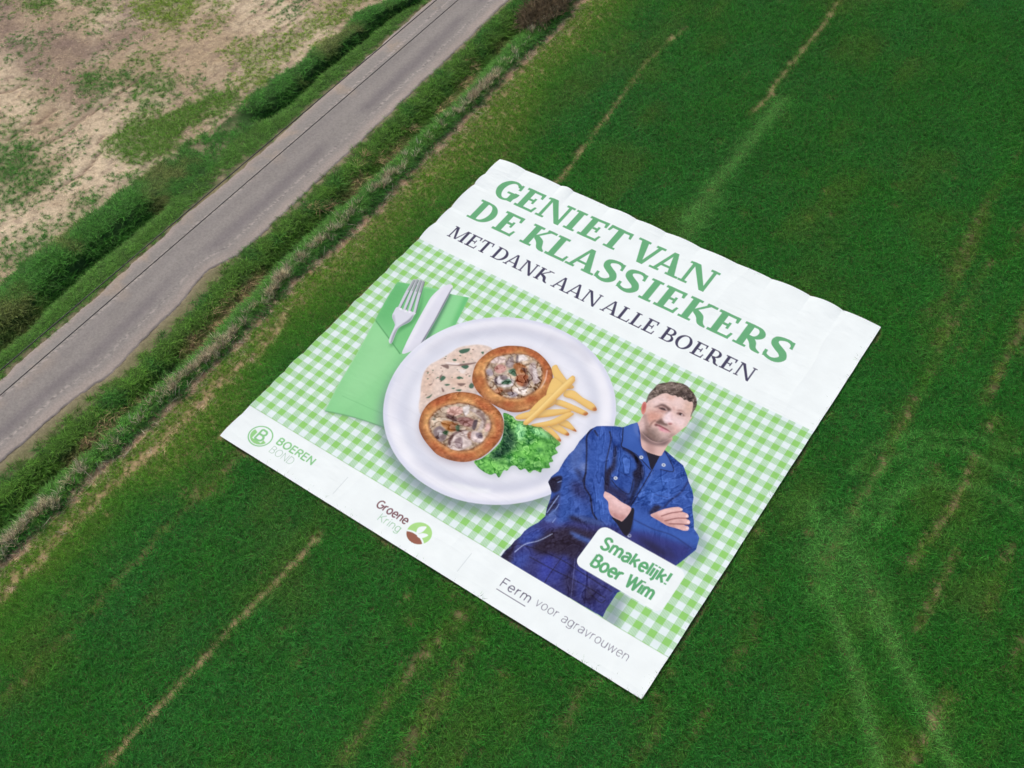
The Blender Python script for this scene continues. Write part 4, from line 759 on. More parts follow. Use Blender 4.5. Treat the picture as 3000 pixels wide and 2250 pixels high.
('s',[7170,4020,7193,4015,7220,4052],(54,46,46),0.4,0.6,'hair',-1,1,1.8410183728572151),
('s',[7057,4130,7071,4102,7109,4115],(54,46,46),0.4,0.6,'hair',-1,1,2.209065732167811),
('s',[6743,4093,6775,4061,6834,4093],(54,46,46),0.4,0.6,'hair',-1,1,2.6687336808415774),
('s',[6824,4345,6839,4321,6875,4339],(160,146,136),0.4,0.6,'hair',-1,1,2.486110392943548),
('s',[7357,3737,7386,3718,7430,3754],(136,120,112),0.4,0.6,'hair',-1,1,1.6408502236562823),
('s',[7037,3795,7066,3785,7103,3826],(160,146,136),0.4,0.6,'hair',-1,1,2.2718186112409753),
('s',[7443,3943,7462,3930,7492,3959],(136,120,112),0.4,0.6,'hair',-1,1,1.6215344591016458),
('s',[7444,3666,7471,3671,7493,3720],(136,120,112),0.4,0.6,'hair',-1,1,2.35302433306893),
('s',[7050,4147,7072,4121,7116,4144],(160,146,136),0.4,0.6,'hair',-1,1,1.6360991752419336),
('s',[7293,4023,7326,4022,7358,4073],(62,52,50),0.4,0.6,'hair',-1,1,1.9753325946933862),
('s',[7309,4029,7329,4041,7340,4085],(136,120,112),0.4,0.6,'hair',-1,1,1.859344505285206),
('s',[7408,3928,7420,3888,7465,3891],(54,46,46),0.4,0.6,'hair',-1,1,1.844481842218063),
('s',[7049,4291,7072,4247,7132,4262],(62,52,50),0.4,0.6,'hair',-1,1,1.955924897216992),
('s',[7370,3583,7391,3591,7405,3632],(54,46,46),0.4,0.6,'hair',-1,1,2.461938745501064),
('s',[7443,4005,7466,4005,7489,4045],(160,146,136),0.4,0.6,'hair',-1,1,2.3123970865406154),
('s',[7419,4001,7459,4019,7483,4091],(62,52,50),0.4,0.6,'hair',-1,1,1.7948271885979894),
('s',[6678,4023,6703,3983,6764,4003],(160,146,136),0.4,0.6,'hair',-1,1,2.7145652507914937),
('s',[7367,3969,7385,3975,7398,4013],(62,52,50),0.4,0.6,'hair',-1,1,1.839494450072285),
('s',[7101,4101,7125,4091,7157,4126],(136,120,112),0.4,0.6,'hair',-1,1,2.115999317858014),
('s',[7497,3942,7505,3914,7537,3920],(62,52,50),0.4,0.6,'hair',-1,1,1.863099333316176),
('s',[7149,4239,7180,4259,7193,4319],(54,46,46),0.4,0.6,'hair',-1,1,2.0604317220778414),
('s',[7431,3619,7467,3592,7524,3633],(54,46,46),0.4,0.6,'hair',-1,1,1.8551325263488057),
('s',[6799,4102,6825,4103,6850,4146],(54,46,46),0.4,0.6,'hair',-1,1,2.24926521924732),
('s',[7596,3903,7616,3908,7632,3948],(136,120,112),0.4,0.6,'hair',-1,1,2.7942967150422806),
('s',[6906,3842,6935,3844,6962,3893],(136,120,112),0.4,0.6,'hair',-1,1,2.4919801752302373),
('s',[6884,4069,6901,4064,6924,4095],(62,52,50),0.4,0.6,'hair',-1,1,1.6940751416830309),
('s',[7543,3763,7564,3730,7612,3750],(54,46,46),0.4,0.6,'hair',-1,1,2.3201107084691728),
('s',[7210,3654,7245,3637,7294,3682],(54,46,46),0.4,0.6,'hair',-1,1,1.7658981915263048),
('s',[6897,4238,6922,4206,6975,4231],(160,146,136),0.4,0.6,'hair',-1,1,2.249142911741743),
('s',[6855,4097,6886,4099,6916,4149],(160,146,136),0.4,0.6,'hair',-1,1,2.750451665274621),
('s',[6922,4046,6952,4038,6989,4082],(62,52,50),0.4,0.6,'hair',-1,1,2.038984548186578),
('s',[7243,4154,7259,4115,7307,4125],(62,52,50),0.4,0.6,'hair',-1,1,1.8352933793164918),
('s',[6933,4282,6950,4277,6973,4308],(54,46,46),0.4,0.6,'hair',-1,1,2.5840478808837384),
('s',[7205,3673,7224,3680,7239,3720],(54,46,46),0.4,0.6,'hair',-1,1,1.8112248831672828),
('s',[7100,4282,7125,4256,7173,4283],(54,46,46),0.4,0.6,'hair',-1,1,2.5123534078821406),
('s',[7412,3694,7426,3682,7451,3706],(160,146,136),0.4,0.6,'hair',-1,1,2.2352341914483036),
('s',[6800,4190,6814,4156,6856,4166],(160,146,136),0.4,0.6,'hair',-1,1,2.695426750473257),
('s',[6968,4238,6981,4214,7015,4230],(54,46,46),0.4,0.6,'hair',-1,1,2.458264791234323),
('s',[7426,3504,7435,3471,7471,3475],(136,120,112),0.4,0.6,'hair',-1,1,2.221204306409253),
('s',[6819,4236,6836,4219,6868,4242],(54,46,46),0.4,0.6,'hair',-1,1,1.8400590882654952),
('s',[7194,3692,7212,3680,7241,3707],(160,146,136),0.4,0.6,'hair',-1,1,1.7248238739220132),
('s',[7215,4067,7233,4033,7280,4048],(54,46,46),0.4,0.6,'hair',-1,1,2.2960590837105093),
('s',[7107,3710,7117,3678,7154,3685],(160,146,136),0.4,0.6,'hair',-1,1,2.372504327520062),
('s',[7357,4165,7372,4137,7411,4151],(136,120,112),0.4,0.6,'hair',-1,1,2.1484057359180797),
('s',[6892,4161,6924,4161,6955,4210],(62,52,50),0.4,0.6,'hair',-1,1,2.2967191388424975),
('s',[6993,4163,7025,4157,7062,4204],(160,146,136),0.4,0.6,'hair',-1,1,2.436586029395552),
('s',[6797,4015,6832,4040,6846,4108],(136,120,112),0.4,0.6,'hair',-1,1,2.4469587732173337),
('s',[7191,3827,7210,3835,7224,3876],(62,52,50),0.4,0.6,'hair',-1,1,1.7166579323712483),
('s',[7350,3761,7371,3768,7385,3809],(160,146,136),0.4,0.6,'hair',-1,1,1.7149931935192788),
('n','hair',0.16,0.0032,0.007,35,51,(1,0.95,0.92)),
('r','hair',0.2,0.012,0.005,-30,52,(1,0.95,0.9),0.12,0.7),
('n','face',0.045,0.0045,0.0045,0,53,(1,0.9,0.85)),
('n','arm',0.05,0.005,0.005,0,54,(1,1,1)),
('n','hand',0.05,0.005,0.005,0,55,(1,1,1)),
('card',)]
def run_ops(OPS):
    k = 1/1220.                                   # one traced unit of line width in banner units
    for o in OPS:
        if o[0] == 'n': grain(*o[1:]); continue
        if o[0] == 'r': creases(*o[1:]); continue
        if o[0] == 'plate': plate(); continue
        if o[0] == 'card': card(); continue
        kind, p, col, bl, al, clip, ident, sm, x = o
        p = np.array(p, float).reshape(-1, 2)/1e4
        if kind == 'f': paint([smooth(p) if sm else p], col, bl, al, clip or None, ident if ident >= 0 else None, save=x or None)
        elif kind == 's': paint(stroke(smooth(p, False) if sm else p, x*k, taper=True), col, bl, al, clip or None, ident if ident >= 0 else None)
        else: paint([ell(p[0, 0], p[0, 1], x*k, x*k, 16)], col, bl, al, clip or None, ident if ident >= 0 else None)

PC, PR = (.4343, .6207), .2411
def ring(r0, r1, col, bl, al, dx=0, dy=0, clip='plate'):
    paint([ell(PC[0]+dx, PC[1]+dy, PR*r0, PR*r0, 90)], col, bl, al, clip, holes=[ell(PC[0]+dx, PC[1]+dy, PR*r1, PR*r1, 90)] if r1 else ())
def plate():
    paint([ell(PC[0]+.008, PC[1]+.022, PR, PR, 90)], (112, 132, 140), 9, .75, 'ging')
    paint([ell(PC[0], PC[1], PR, PR*.995, 120)], (230, 235, 245), 0, 1, None, 23, save='plate')
    ring(1.01, .95, (206, 212, 234), 4, .7)
    ring(.96, .87, (240, 243, 251), 4, .9)
    ring(.85, .74, (206, 212, 227), 6, .75, .004, .004)
    ring(.78, 0, (232, 236, 246), 8, .9)

def card():
    u0, u1, v0, v1, r = .7615, .9458, .7440, .8445, .016
    P = np.vstack([ell(u1-r, v1-r, r, r, 8, 0, 90), ell(u0+r, v1-r, r, r, 8, 90, 180), ell(u0+r, v0+r, r, r, 8, 180, 270), ell(u1-r, v0+r, r, r, 8, 270, 360)])
    paint([P], WHITE, 0, 1, None, 50)
    G = (96, 172, 118)
    sans('Smakelijk!', .7830, .9250, .7885, .0262, .2, G, 51, .13)
    sans('Boer Wim', .7880, .9170, .8300, .0262, .2, G, 52, .13)

WHITE = (240, 250, 254)
def print_banner():
    CV[:] = np.array(WHITE)/255.
    v, u = np.mgrid[0:NB, 0:NB]/(NB-1.)
    IDM[:] = np.where(v < .3285, 0, np.where(v < .9085, 1, 2))
    # gingham
    fu = ((u-.0075)/.02956+.25) % 1.; fv = ((v-.4044)/.0300+.25) % 1.
    soft = lambda x: np.clip((np.minimum(x, .5-x) if False else .25-np.abs(x-.25))*22+.5, 0, 1)
    gu, gv = soft(fu), soft(fv)
    st = .5+.5*np.sign(np.sin((u*.94+v*.34)*0+(v*1.0-u*.42)*2*np.pi/.0046))
    st = .46+.12*(st-.5)
    solid = gu*gv; half = gu*(1-gv)+(1-gu)*gv
    g0 = np.array((228, 244, 246))/255.; g1 = np.array((146, 210, 114))/255.; g2 = np.array((134, 198, 122))/255.
    m = (half*st)[..., None]
    c = g0*(1-m)+g2*m; c = c*(1-solid[..., None])+g1*solid[..., None]
    box, a = cover([R4(-.01, .3285, 1.01, .9085)]); M = full(box, a); CLIP['ging'] = M
    CV[:] = CV*(1-M[..., None])+c*M[..., None]
    paint([R4(-.01, .9082, 1.01, .9092)], (150, 185, 150), .3, .5)
    run_ops(OPS)
    paint([R4(-.01, .9091, 1.01, 1.01)], WHITE, 0, 1, None, 2)
    # headline
    G = (106, 176, 126); K = (72, 70, 96)
    bold = dict(s=.235, t=.12, h=.095, e=.105); book = dict(s=.175, t=.085, h=.07, e=.09)
    serif_line([('G', .0534, .1110), ('E', .1198, .1735), ('N', .1806, .2550), ('I', .2596, .2890), ('E', .2984, .3520), ('T', .3534, .4157), ('V', .4301, .5014), ('A', .4920, .5648), ('N', .5660, .6404)], .1148, .0678, G, 10, **bold)
    serif_line([('D', .0482, .1089), ('E', .1209, .1755), ('K', .2003, .2673), ('L', .2696, .3240), ('A', .3258, .4010), ('S', .4018, .4516), ('S', .4600, .5100), ('I', .5198, .5501), ('E', .5579, .6110), ('K', .6191, .6876), ('E', .6903, .7440), ('R', .7527, .8179), ('S', .8213, .8710)], .2083, .0678, G, 11, **bold)
    serif_line([('M', .0482, .0936), ('E', .0981, .1270), ('T', .1302, .1605), ('D', .1723, .2072), ('A', .2075, .2473), ('N', .2491, .2858), ('K', .2914, .3269), ('A', .3380, .3760), ('A', .3749, .4157), ('N', .4174, .4558), ('A', .4682, .5084), ('L', .5095, .5385), ('L', .5417, .5690), ('E', .5730, .6005), ('B', .6174, .6470), ('O', .6511, .6871), ('E', .6925, .7205), ('R', .7259, .7605), ('E', .7628, .7900), ('N', .7961, .8345)], .2855, .0385, K, 12, **book)
    # logos
    g = (140, 205, 142); bx, by, r = .0711, .9544, .0272
    paint([ell(bx, by, r, r*.92)], g, ident=13, holes=[ell(bx, by, r*.9, r*.82)])
    paint([ell(bx, by, r*.82, r*.74, 40, 20, 200)], (152, 214, 140), ident=13)
    paint([R4(bx-.012, by-.0165, bx+.012, by+.0125)], WHITE, ident=13)
    sans('B', bx-.0085, bx+.0105, by+.0105, .026, .17, (140, 205, 142), 13)
    sans('BOEREN', .1095, .2050, .9500, .0162, .20, (140, 205, 142), 14, .16)
    sans('BOND', .1105, .1700, .9735, .0165, .055, (150, 190, 160), 15, .12)
    paint([R4(.2851, .9315, .2859, .9780)], (176, 190, 186), .3, .8); paint([R4(.5899, .9330, .5907, .9792)], (176, 190, 186), .3, .8)
    sans('Groene', .3735, .4475, .9535, .0172, .16, (124, 86, 92), 16, .12)
    sans('Kring', .3950, .4470, .9752, .0165, .085, (160, 206, 170), 17, .12)
    lx, ly, lr = .4815, .9537, .0250
    paint([ell(lx, ly, lr, lr*.95)], (172, 224, 140), ident=18, save='logo')
    box, a = cover([ell(lx-.006, ly+.042, .036, .036)]); CLIP['_b'] = full(box, a)
    paint([ell(lx-.006, ly+.040, .0385, .0385)], WHITE, clip='logo', ident=18)
    paint([ell(lx-.006, ly+.042, .0365, .0365)], (150, 98, 82), clip='logo', ident=18)
    for p in ([(lx-.004, ly+.004), (lx-.009, ly-.006), (lx-.006, ly-.014), (lx+.003, ly-.019), (lx+.004, ly-.009), (lx+.001, ly-.001)], [(lx-.001, ly+.006), (lx+.003, ly-.002), (lx+.010, ly-.006), (lx+.017, ly-.006), (lx+.013, ly+.003), (lx+.006, ly+.008)]):
        paint([smooth(p)], WHITE, clip='logo', ident=18)
    sans('Ferm', .6722, .7365, .9588, .0180, .10, (88, 84, 106), 19, .18)
    paint([R4(.6718, .9668, .7360, .9682)], (88, 84, 106), .2, 1, ident=54)
    sans('voor agravrouwen', .7480, .9430, .9555, .0175, .06, (110, 108, 126), 53, .13)
B_ROAD_R = [(-18.45,-17.22),(-18.4,-15.98),(-18.37,-14.4),(-18.34,-12.77),(-18.01,-11.22),(-18.24,-8.75),(-18.34,-6.65),(-18.85,-3.61),(-18.25,-2.0),(-18.28,0.64),(-18.82,15.17),(-19.22,23.51)]
B_ROAD_L = [(-22.24,-14.25),(-22.34,-12.43),(-22.27,-10.15),(-22.36,-7.88),(-22.72,-0.87),(-22.65,2.66),(-23.38,20.97)]
B_SHOULDER = [(-17.54,-17.41),(-17.44,-16.08),(-17.47,-14.15),(-17.45,-12.36),(-17.21,-11.33),(-17.21,-10.7),(-17.15,-9.71),(-17.38,-8.84),(-17.65,-6.49),(-17.7,-4.88),(-18.11,-2.93),(-17.97,0.3),(-18.17,6.3),(-18.64,15.1),(-18.98,23.45)]
B_DITCH = [(-15.45,-19.42),(-15.9,-17.18),(-15.79,-15.63),(-15.61,-13.42),(-15.57,-11.39),(-15.8,-7.83),(-16.51,2.94),(-16.27,4.48),(-16.36,7.93),(-16.34,10.97),(-16.1,13.04),(-16.61,16.55),(-16.75,19.53),(-16.83,23.3)]
B_REED = [(-14.86,-18.96),(-14.9,-17.13),(-14.89,-15.27),(-14.88,-13.35),(-14.9,-11.63),(-14.94,-9.68),(-14.77,-7.71),(-15.25,-0.92),(-15.26,3.13),(-15.18,5.01),(-15.31,8.11),(-15.45,11.7),(-15.35,15.49),(-15.84,21.47),(-15.87,24.51)]
B_SOIL = [(-14.07,-19.09),(-14.14,-15.95),(-14.13,-13.9),(-14.11,-11.61),(-14.15,-9.17),(-14.08,-6.72),(-14.47,-1.67),(-14.26,0.85),(-14.31,4.65),(-14.5,7.97),(-14.5,10.43),(-14.61,13.97),(-14.88,16.88),(-14.88,22.06),(-15.19,25.98)]
B_BANK_OUT = [(-26.77,-10.53),(-26.86,-7.62),(-26.65,-5.36),(-26.61,-3.12),(-26.52,-0.66)]
B_BANK_IN = [(-23.83,-12.94),(-23.9,-11.11),(-24.12,-9.41),(-24.44,-6.49),(-24.29,-3.95),(-24.2,-1.7)]
B_HEDGE_OUT = [(-26.28,7.94),(-26.39,9.53),(-26.13,11.2),(-25.89,13.88),(-25.6,15.46),(-26.23,17.54),(-24.76,20.13)]
B_HEDGE_IN = [(-24.75,6.57),(-24.26,8.65),(-24.55,11.24),(-24.53,13.55),(-24.53,16.12),(-24.62,17.9),(-24.0,20.38)]
CABLE_A = [(-16.89,13.71),(-16.58,5.79),(-16.35,-1.73),(-16.45,-9.23),(-16.54,-15.66)]
CABLE_B = [(-15.7,14.09),(-15.43,6.04),(-15.17,-1.25),(-15.25,-9.27),(-15.33,-16.55)]
GREEN_PATCHES = [(0.95,0.35,[(-30.55,1.94),(-30.46,3.8),(-29.62,4.98),(-29.28,7.19),(-28.49,7.41),(-27.5,6.7),(-27.28,5.14),(-27.65,3.51),(-27.48,1.88),(-27.61,0.58),(-29.42,0.41),(-30.03,0.51)]),
(0.6,0.1,[(-37.18,3.65),(-36.42,4.54),(-34.87,5.51),(-33.6,5.32),(-33.51,3.75),(-34.11,2.84),(-35.3,2.36),(-36.42,2.88)]),
(0.55,0.2,[(-33.72,5.94),(-32.03,6.85),(-30.9,6.45),(-30.82,5.16),(-31.34,4.16),(-32.56,4.34)]),
(0.7,0.8,[(-39.37,10.25),(-39.6,12.65),(-36.81,14.35),(-35.56,11.97),(-34.83,10.15),(-36.07,9.23),(-37.64,9.47)]),
(0.7,0.05,[(-35.71,-3.18),(-35.22,-2.25),(-34.36,-2.08),(-33.39,-2.46),(-32.04,-2.46),(-31.22,-2.9),(-30.91,-3.88),(-31.19,-5.21),(-31.38,-6.24),(-31.92,-6.81),(-36.08,-3.42)]),
(0.75,0.3,[(-46.57,7.76),(-45.01,8.71),(-43.65,7.32),(-43.82,6.44),(-44.9,6.56)]),
(0.6,0.3,[(-44.81,9.15),(-42.83,10.36),(-40.34,9.04),(-40.62,8.56),(-42.69,8.54)]),
(0.6,0.3,[(-39.16,8.69),(-38.62,9.02),(-38.04,8.47),(-38.41,8.09)]),
(0.65,0.3,[(-35.88,6.86),(-35.09,7.35),(-34.33,6.82),(-35.11,6.34)]),
(0.55,0.7,[(-30.35,10.43),(-29.86,13.36),(-26.22,9.36),(-26.61,8.05)]),
(0.5,0.7,[(-27.27,10.5),(-26.89,15.69),(-26.33,18.32),(-26.62,20.73),(-28.3,19.7),(-28.39,15.17),(-28.94,10.81)]),
(0.3,0.6,[(-33.64,10.14),(-33.56,13.81),(-34.0,15.42),(-35.73,14.37),(-34.96,10.82)]),
(0.5,0.05,[(-29.62,-7.36),(-29.51,-6.19),(-29.06,-5.13),(-27.69,-5.47),(-26.77,-6.61),(-27.07,-7.86),(-27.53,-9.9),(-27.65,-10.28),(-29.79,-8.54)]),
(0.6,0.05,[(-28.19,-4.68),(-28.49,-3.18),(-27.77,-2.95),(-27.32,-4.24),(-27.67,-4.8)]),
(0.3,0.3,[(-36.05,5.2),(-35.18,7.44),(-34.9,8.63),(-33.61,8.41),(-33.34,6.59),(-34.92,5.05)]),
(0.6,0.1,[(-31.22,3.85),(-30.2,5.55),(-30.15,4.0),(-30.26,2.63)]),
(0.5,0.1,[(-37.28,-1.9),(-36.83,-1.36),(-35.89,-1.79),(-36.39,-2.36)]),
(0.9,0.35,[(-26.2,3.43),(-25.61,4.42),(-24.33,5.09),(-24.16,7.1),(-22.85,5.65),(-23.25,3.93),(-23.56,2.78),(-23.53,0.8),(-24.51,2.29)]),
(1,0.1,[(-26.68,-0.96),(-26.5,0.92),(-25.63,2.07),(-23.99,0.51),(-22.66,-0.92),(-26.41,-3.3)]),
(0.35,0.1,[(-39.4,1.72),(-37.79,2.44),(-37.15,1.88),(-38.52,1.16)])]
BANDS = [(1.5,0.7,[(-46.79,5.71),(-42.77,3.77),(-39.31,2.89),(-36.78,2.52),(-34.74,2.44)]),(1.4,0.6,[(-41.39,5.36),(-39.14,4.99),(-37.72,5.72),(-37.36,7.84),(-39.17,10.07)]),(0.6,0.4,[(-41.25,6.04),(-37.93,5.31)])]
RILLS = [[(-39.69,-0.11),(-39.23,0.45),(-39.06,1.24)],[(-35.86,-2.53),(-35.91,-1.68),(-36.04,-1.12),(-35.32,-0.54),(-35.59,0.07),(-35.59,0.72)],[(-34.02,-2.37),(-33.79,-1.85),(-33.38,-0.47),(-33.52,0.59),(-33.5,1.51),(-33.35,2.91),(-33.38,3.43),(-33.39,5.32)],[(-30.21,-4.13),(-30.0,-2.36),(-30.15,-1.51),(-30.4,-0.45)],[(-31.14,-0.06),(-31.4,0.65)]]
TRAMS = [(0.18,1,[(-1.87,35.26),(-1.52,30.83),(-1.43,25.19),(-1.25,23.67),(-1.38,21.68)]),(0.15,0.92,[(-8.42,26.77),(-8.7,22.88),(-8.1,17.79),(-7.47,12.05),(-7.5,10.97)]),(0.175,1,[(-4.14,-24.48),(-4.19,-22.41),(-4.08,-20.05),(-4.15,-17.37),(-4.0,-14.96),(-3.94,-13.21),(-3.93,-12.14)]),(0.22,0.5,[(14.06,7.38),(14.06,6.41),(14.04,5.14),(14.2,3.71),(14.17,2.64),(13.93,0.95)]),(0.24,0.6,[(17.28,6.5),(17.43,4.57),(17.39,3.31),(17.18,1.21),(17.12,-0.18)]),(0.22,0.55,[(18.36,1.65),(18.37,0.32),(18.37,-1.31),(18.38,-2.57)]),(0.25,0.35,[(20.07,3.13),(20.17,1.18),(20.35,-0.36)]),(0.3,0.5,[(17.37,8.9),(17.24,8.34)]),(0.15,0.5,[(16.16,5.3),(16.13,4.68)]),(0.35,0.35,[(3.19,-11.66),(3.08,-14.56),(2.99,-17.29),(3.02,-18.96)]),(0.25,0.3,[(13.67,18.09),(13.8,11.83),(14.06,6.92)]),(0.3,0.45,[(20.41,-4.25),(20.09,-7.79)]),(0.25,0.3,[(13.07,-5.3),(13.17,-7.79)]),(0.3,0.3,[(9.0,-11.49),(9.16,-13.97)])]
TRACKS = [(0.24,0.95,[(14.27,-0.03),(14.24,1.74),(14.27,4.21),(15.28,5.8),(16.9,6.63),(19.51,6.31)]),(0.22,0.85,[(13.22,2.76),(13.51,4.64),(15.01,6.48),(16.86,7.46),(18.95,7.9)]),(0.24,0.85,[(15.28,0.64),(15.5,3.29),(16.45,4.29),(18.26,5.19),(19.99,4.96)]),(0.55,0.8,[(-0.46,23.76),(-0.33,18.53),(-0.23,12.29)]),(0.8,0.5,[(0.15,14.56),(0.29,9.51)]),(0.9,0.55,[(13.68,-1.8),(14.02,-0.2),(15.13,-0.84),(16.78,-2.75)]),(0.42,0.95,[(14.89,-2.87),(17.18,-5.32),(19.41,-8.25)]),(0.45,0.9,[(16.97,-2.69),(18.77,-4.25),(21.59,-6.78)]),(0.9,0.5,[(12.75,0.34),(14.33,-1.25),(14.98,-3.06)]),(0.35,0.45,[(15.69,5.05),(14.47,0.67),(14.46,-3.65)])]
SPOTS = [(9.48,22.92),(9.98,22.74),(7.61,20.47),(8.25,19.1),(4.86,18.24),(1.63,25.3),(4.96,15.86),(5.84,16.62),(13.87,20.63),(1.94,14.47),(3.31,18.81),(-0.23,15.15),(-1.71,18.71),(13.94,1.06),(14.19,1.05),(14.22,-0.75),(14.14,-1.63),(14.11,-2.92),(13.04,-0.81),(16.33,-1.97),(12.87,-4.04),(11.23,-1.98),(11.19,5.13),(18.7,7.81),(0.92,-12.37),(2.37,-11.28),(1.74,-13.25),(11.44,-9.3),(8.77,-12.03),(11.4,-10.46),(6.09,-12.95),(-4.04,-15.2),(-0.92,-17.05),(-0.92,-16.55),(-10.52,-21.1)]
STALKS = [(-14.58,-11.75),(-14.27,-11.97),(-14.45,-12.33),(-14.4,-12.58),(-14.31,-13.5),(-14.19,-13.77),(-14.19,-14.22),(-13.9,-14.23),(-14.32,-14.58),(-14.09,-14.61),(-14.23,-10.3),(-14.33,-10.49),(-14.35,-10.67),(-14.1,-9.79),(-14.33,-9.64),(-14.23,-9.05),(-14.29,-8.69),(-14.26,-8.32),(-14.23,-7.76),(-14.4,-7.33),(-14.4,-6.61),(-14.27,-6.43),(-14.12,-15.24),(-14.16,-15.65),(-14.04,-16.26),(-13.21,-18.19),(-13.07,-18.14),(-14.18,-18.66),(-14.46,5.63),(-14.39,5.83),(-14.44,5.03),(-14.56,13.65),(-14.47,9.46),(-14.41,9.0),(-14.39,0.2),(-14.25,3.03)]
BUSH = [(-16.99,22.79)]
# ---------------------------------------------------------------- helpers
def noise(x, y, scale, seed=0, octs=3, rough=.5):
    rg = np.random.RandomState(seed); out = 0; amp = 1; tot = 0; s = scale
    for o in range(octs):
        g = rg.rand(256, 256); px = x/s+17.3*o+100; py = y/s+9.1*o+100
        xi = np.floor(px).astype(int); yi = np.floor(py).astype(int); fx = px-xi; fy = py-yi
        fx = fx*fx*(3-2*fx); fy = fy*fy*(3-2*fy)
        a = g[yi % 256, xi % 256]; b = g[yi % 256, (xi+1) % 256]; c = g[(yi+1) % 256, xi % 256]; d = g[(yi+1) % 256, (xi+1) % 256]
        out = out+amp*((a*(1-fx)+b*fx)*(1-fy)+(c*(1-fx)+d*fx)*fy); tot += amp; amp *= rough; s /= 2.
    return out/tot
def sstep(a, b, x):
    t = np.clip((x-a)/(b-a), 0, 1); return t*t*(3-2*t)
def bnd(B, y):
    b = np.array(B); return np.interp(y, b[:, 1], b[:, 0])
def line_dist(x, y, pts):
    d = np.full(np.shape(x), 1e9); p = np.array(pts)
    for a, b in zip(p[:-1], p[1:]):
        e = b-a; l2 = e@e
        t = np.clip(((x-a[0])*e[0]+(y-a[1])*e[1])/l2, 0, 1)
        d = np.minimum(d, np.hypot(x-a[0]-t*e[0], y-a[1]-t*e[1]))
    return d
def inside_dist(x, y, pts):
    """positive inside the polygon, metres from its edge"""
    p = np.array(pts); q = np.roll(p, -1, 0); ins = np.zeros(np.shape(x), bool)
    for (ax, ay), (bx, by) in zip(p, q):
        if ay == by: continue
        c = ((ay > y) != (by > y)) & (x < (bx-ax)*(y-ay)/(by-ay)+ax); ins ^= c
    d = line_dist(x, y, np.vstack([p, p[:1]]))
    return np.where(ins, d, -d)

def grid_mesh(name, V, nx, ny, mask=None, colors=None, smooth=True, parent=None):
    """V: (ny*nx,3); mask (ny-1,nx-1) keeps faces; colours per vertex"""
    j, i = np.mgrid[0:ny-1, 0:nx-1]; a = j*nx+i
    F = np.stack([a, a+1, a+nx+1, a+nx], -1)
    F = F[mask] if mask is not None else F.reshape(-1, 4)
    used, inv = np.unique(F.ravel(), return_inverse=True)
    return raw_mesh(name, V[used], inv.reshape(-1, 4), None if colors is None else colors[used], smooth, parent)
def raw_mesh(name, V, F, colors=None, smooth=False, parent=None):
    k = F.shape[1]; me = bpy.data.meshes.new(name)
    me.vertices.add(len(V)); me.vertices.foreach_set('co', np.asarray(V, np.float32).ravel())
    me.loops.add(F.size); me.loops.foreach_set('vertex_index', F.astype(np.int32).ravel())
    me.polygons.add(len(F)); me.polygons.foreach_set('loop_start', np.arange(0, F.size, k, dtype=np.int32)); me.polygons.foreach_set('loop_total', np.full(len(F), k, np.int32))
    me.polygons.foreach_set('use_smooth', np.full(len(F), smooth, bool))
    if colors is not None:
        at = me.color_attributes.new('col', 'FLOAT_COLOR', 'POINT')
        c = np.ones((len(V), 4), np.float32); c[:, :3] = colors; at.data.foreach_set('color', c.ravel())
    me.update(calc_edges=True); me.validate()
    o = bpy.data.objects.new(name, me); COL.objects.link(o)
    if parent: o.parent = parent
    return o
def tag(o, label=None, cat=None, group=None, kind=None):
    for k, v in (('label', label), ('category', cat), ('group', group), ('kind', kind)):
        if v: o[k] = v
    return o

class NT:
    def __init__(s, name):
        s.m = bpy.data.materials.new(name); s.m.use_nodes = True; s.t = s.m.node_tree
        s.b = s.t.nodes['Principled BSDF']; s.o = s.t.nodes['Material Output']
    def n(s, typ, **kw):
        x = s.t.nodes.new('ShaderNode'+typ)
        for k, v in kw.items():
            if k in x.inputs: x.inputs[k].default_value = v
            else: setattr(x, k, v)
        return x
    def l(s, a, b): s.t.links.new(a, b)
def mix(nt, a, b, fac, mode='MIX'):
    x = nt.n('Mix', data_type='RGBA', blend_type=mode)
    for i, v in ((0, fac), (6, a), (7, b)):
        if hasattr(v, 'is_linked'): nt.l(v, x.inputs[i])
        else: x.inputs[i].default_value = (*v, 1) if isinstance(v, (tuple, list, np.ndarray)) else v
    return x.outputs[2]
def ramp(nt, src, stops):
    r = nt.n('ValToRGB'); nt.l(src, r.inputs[0]); e = r.color_ramp.elements
    while len(e) < len(stops): e.new(.5)
    for k, (p, c) in zip(e, stops): k.position = p; k.color = (*c, 1) if isinstance(c, (tuple, list)) else (c, c, c, 1)
    return r.outputs[0]

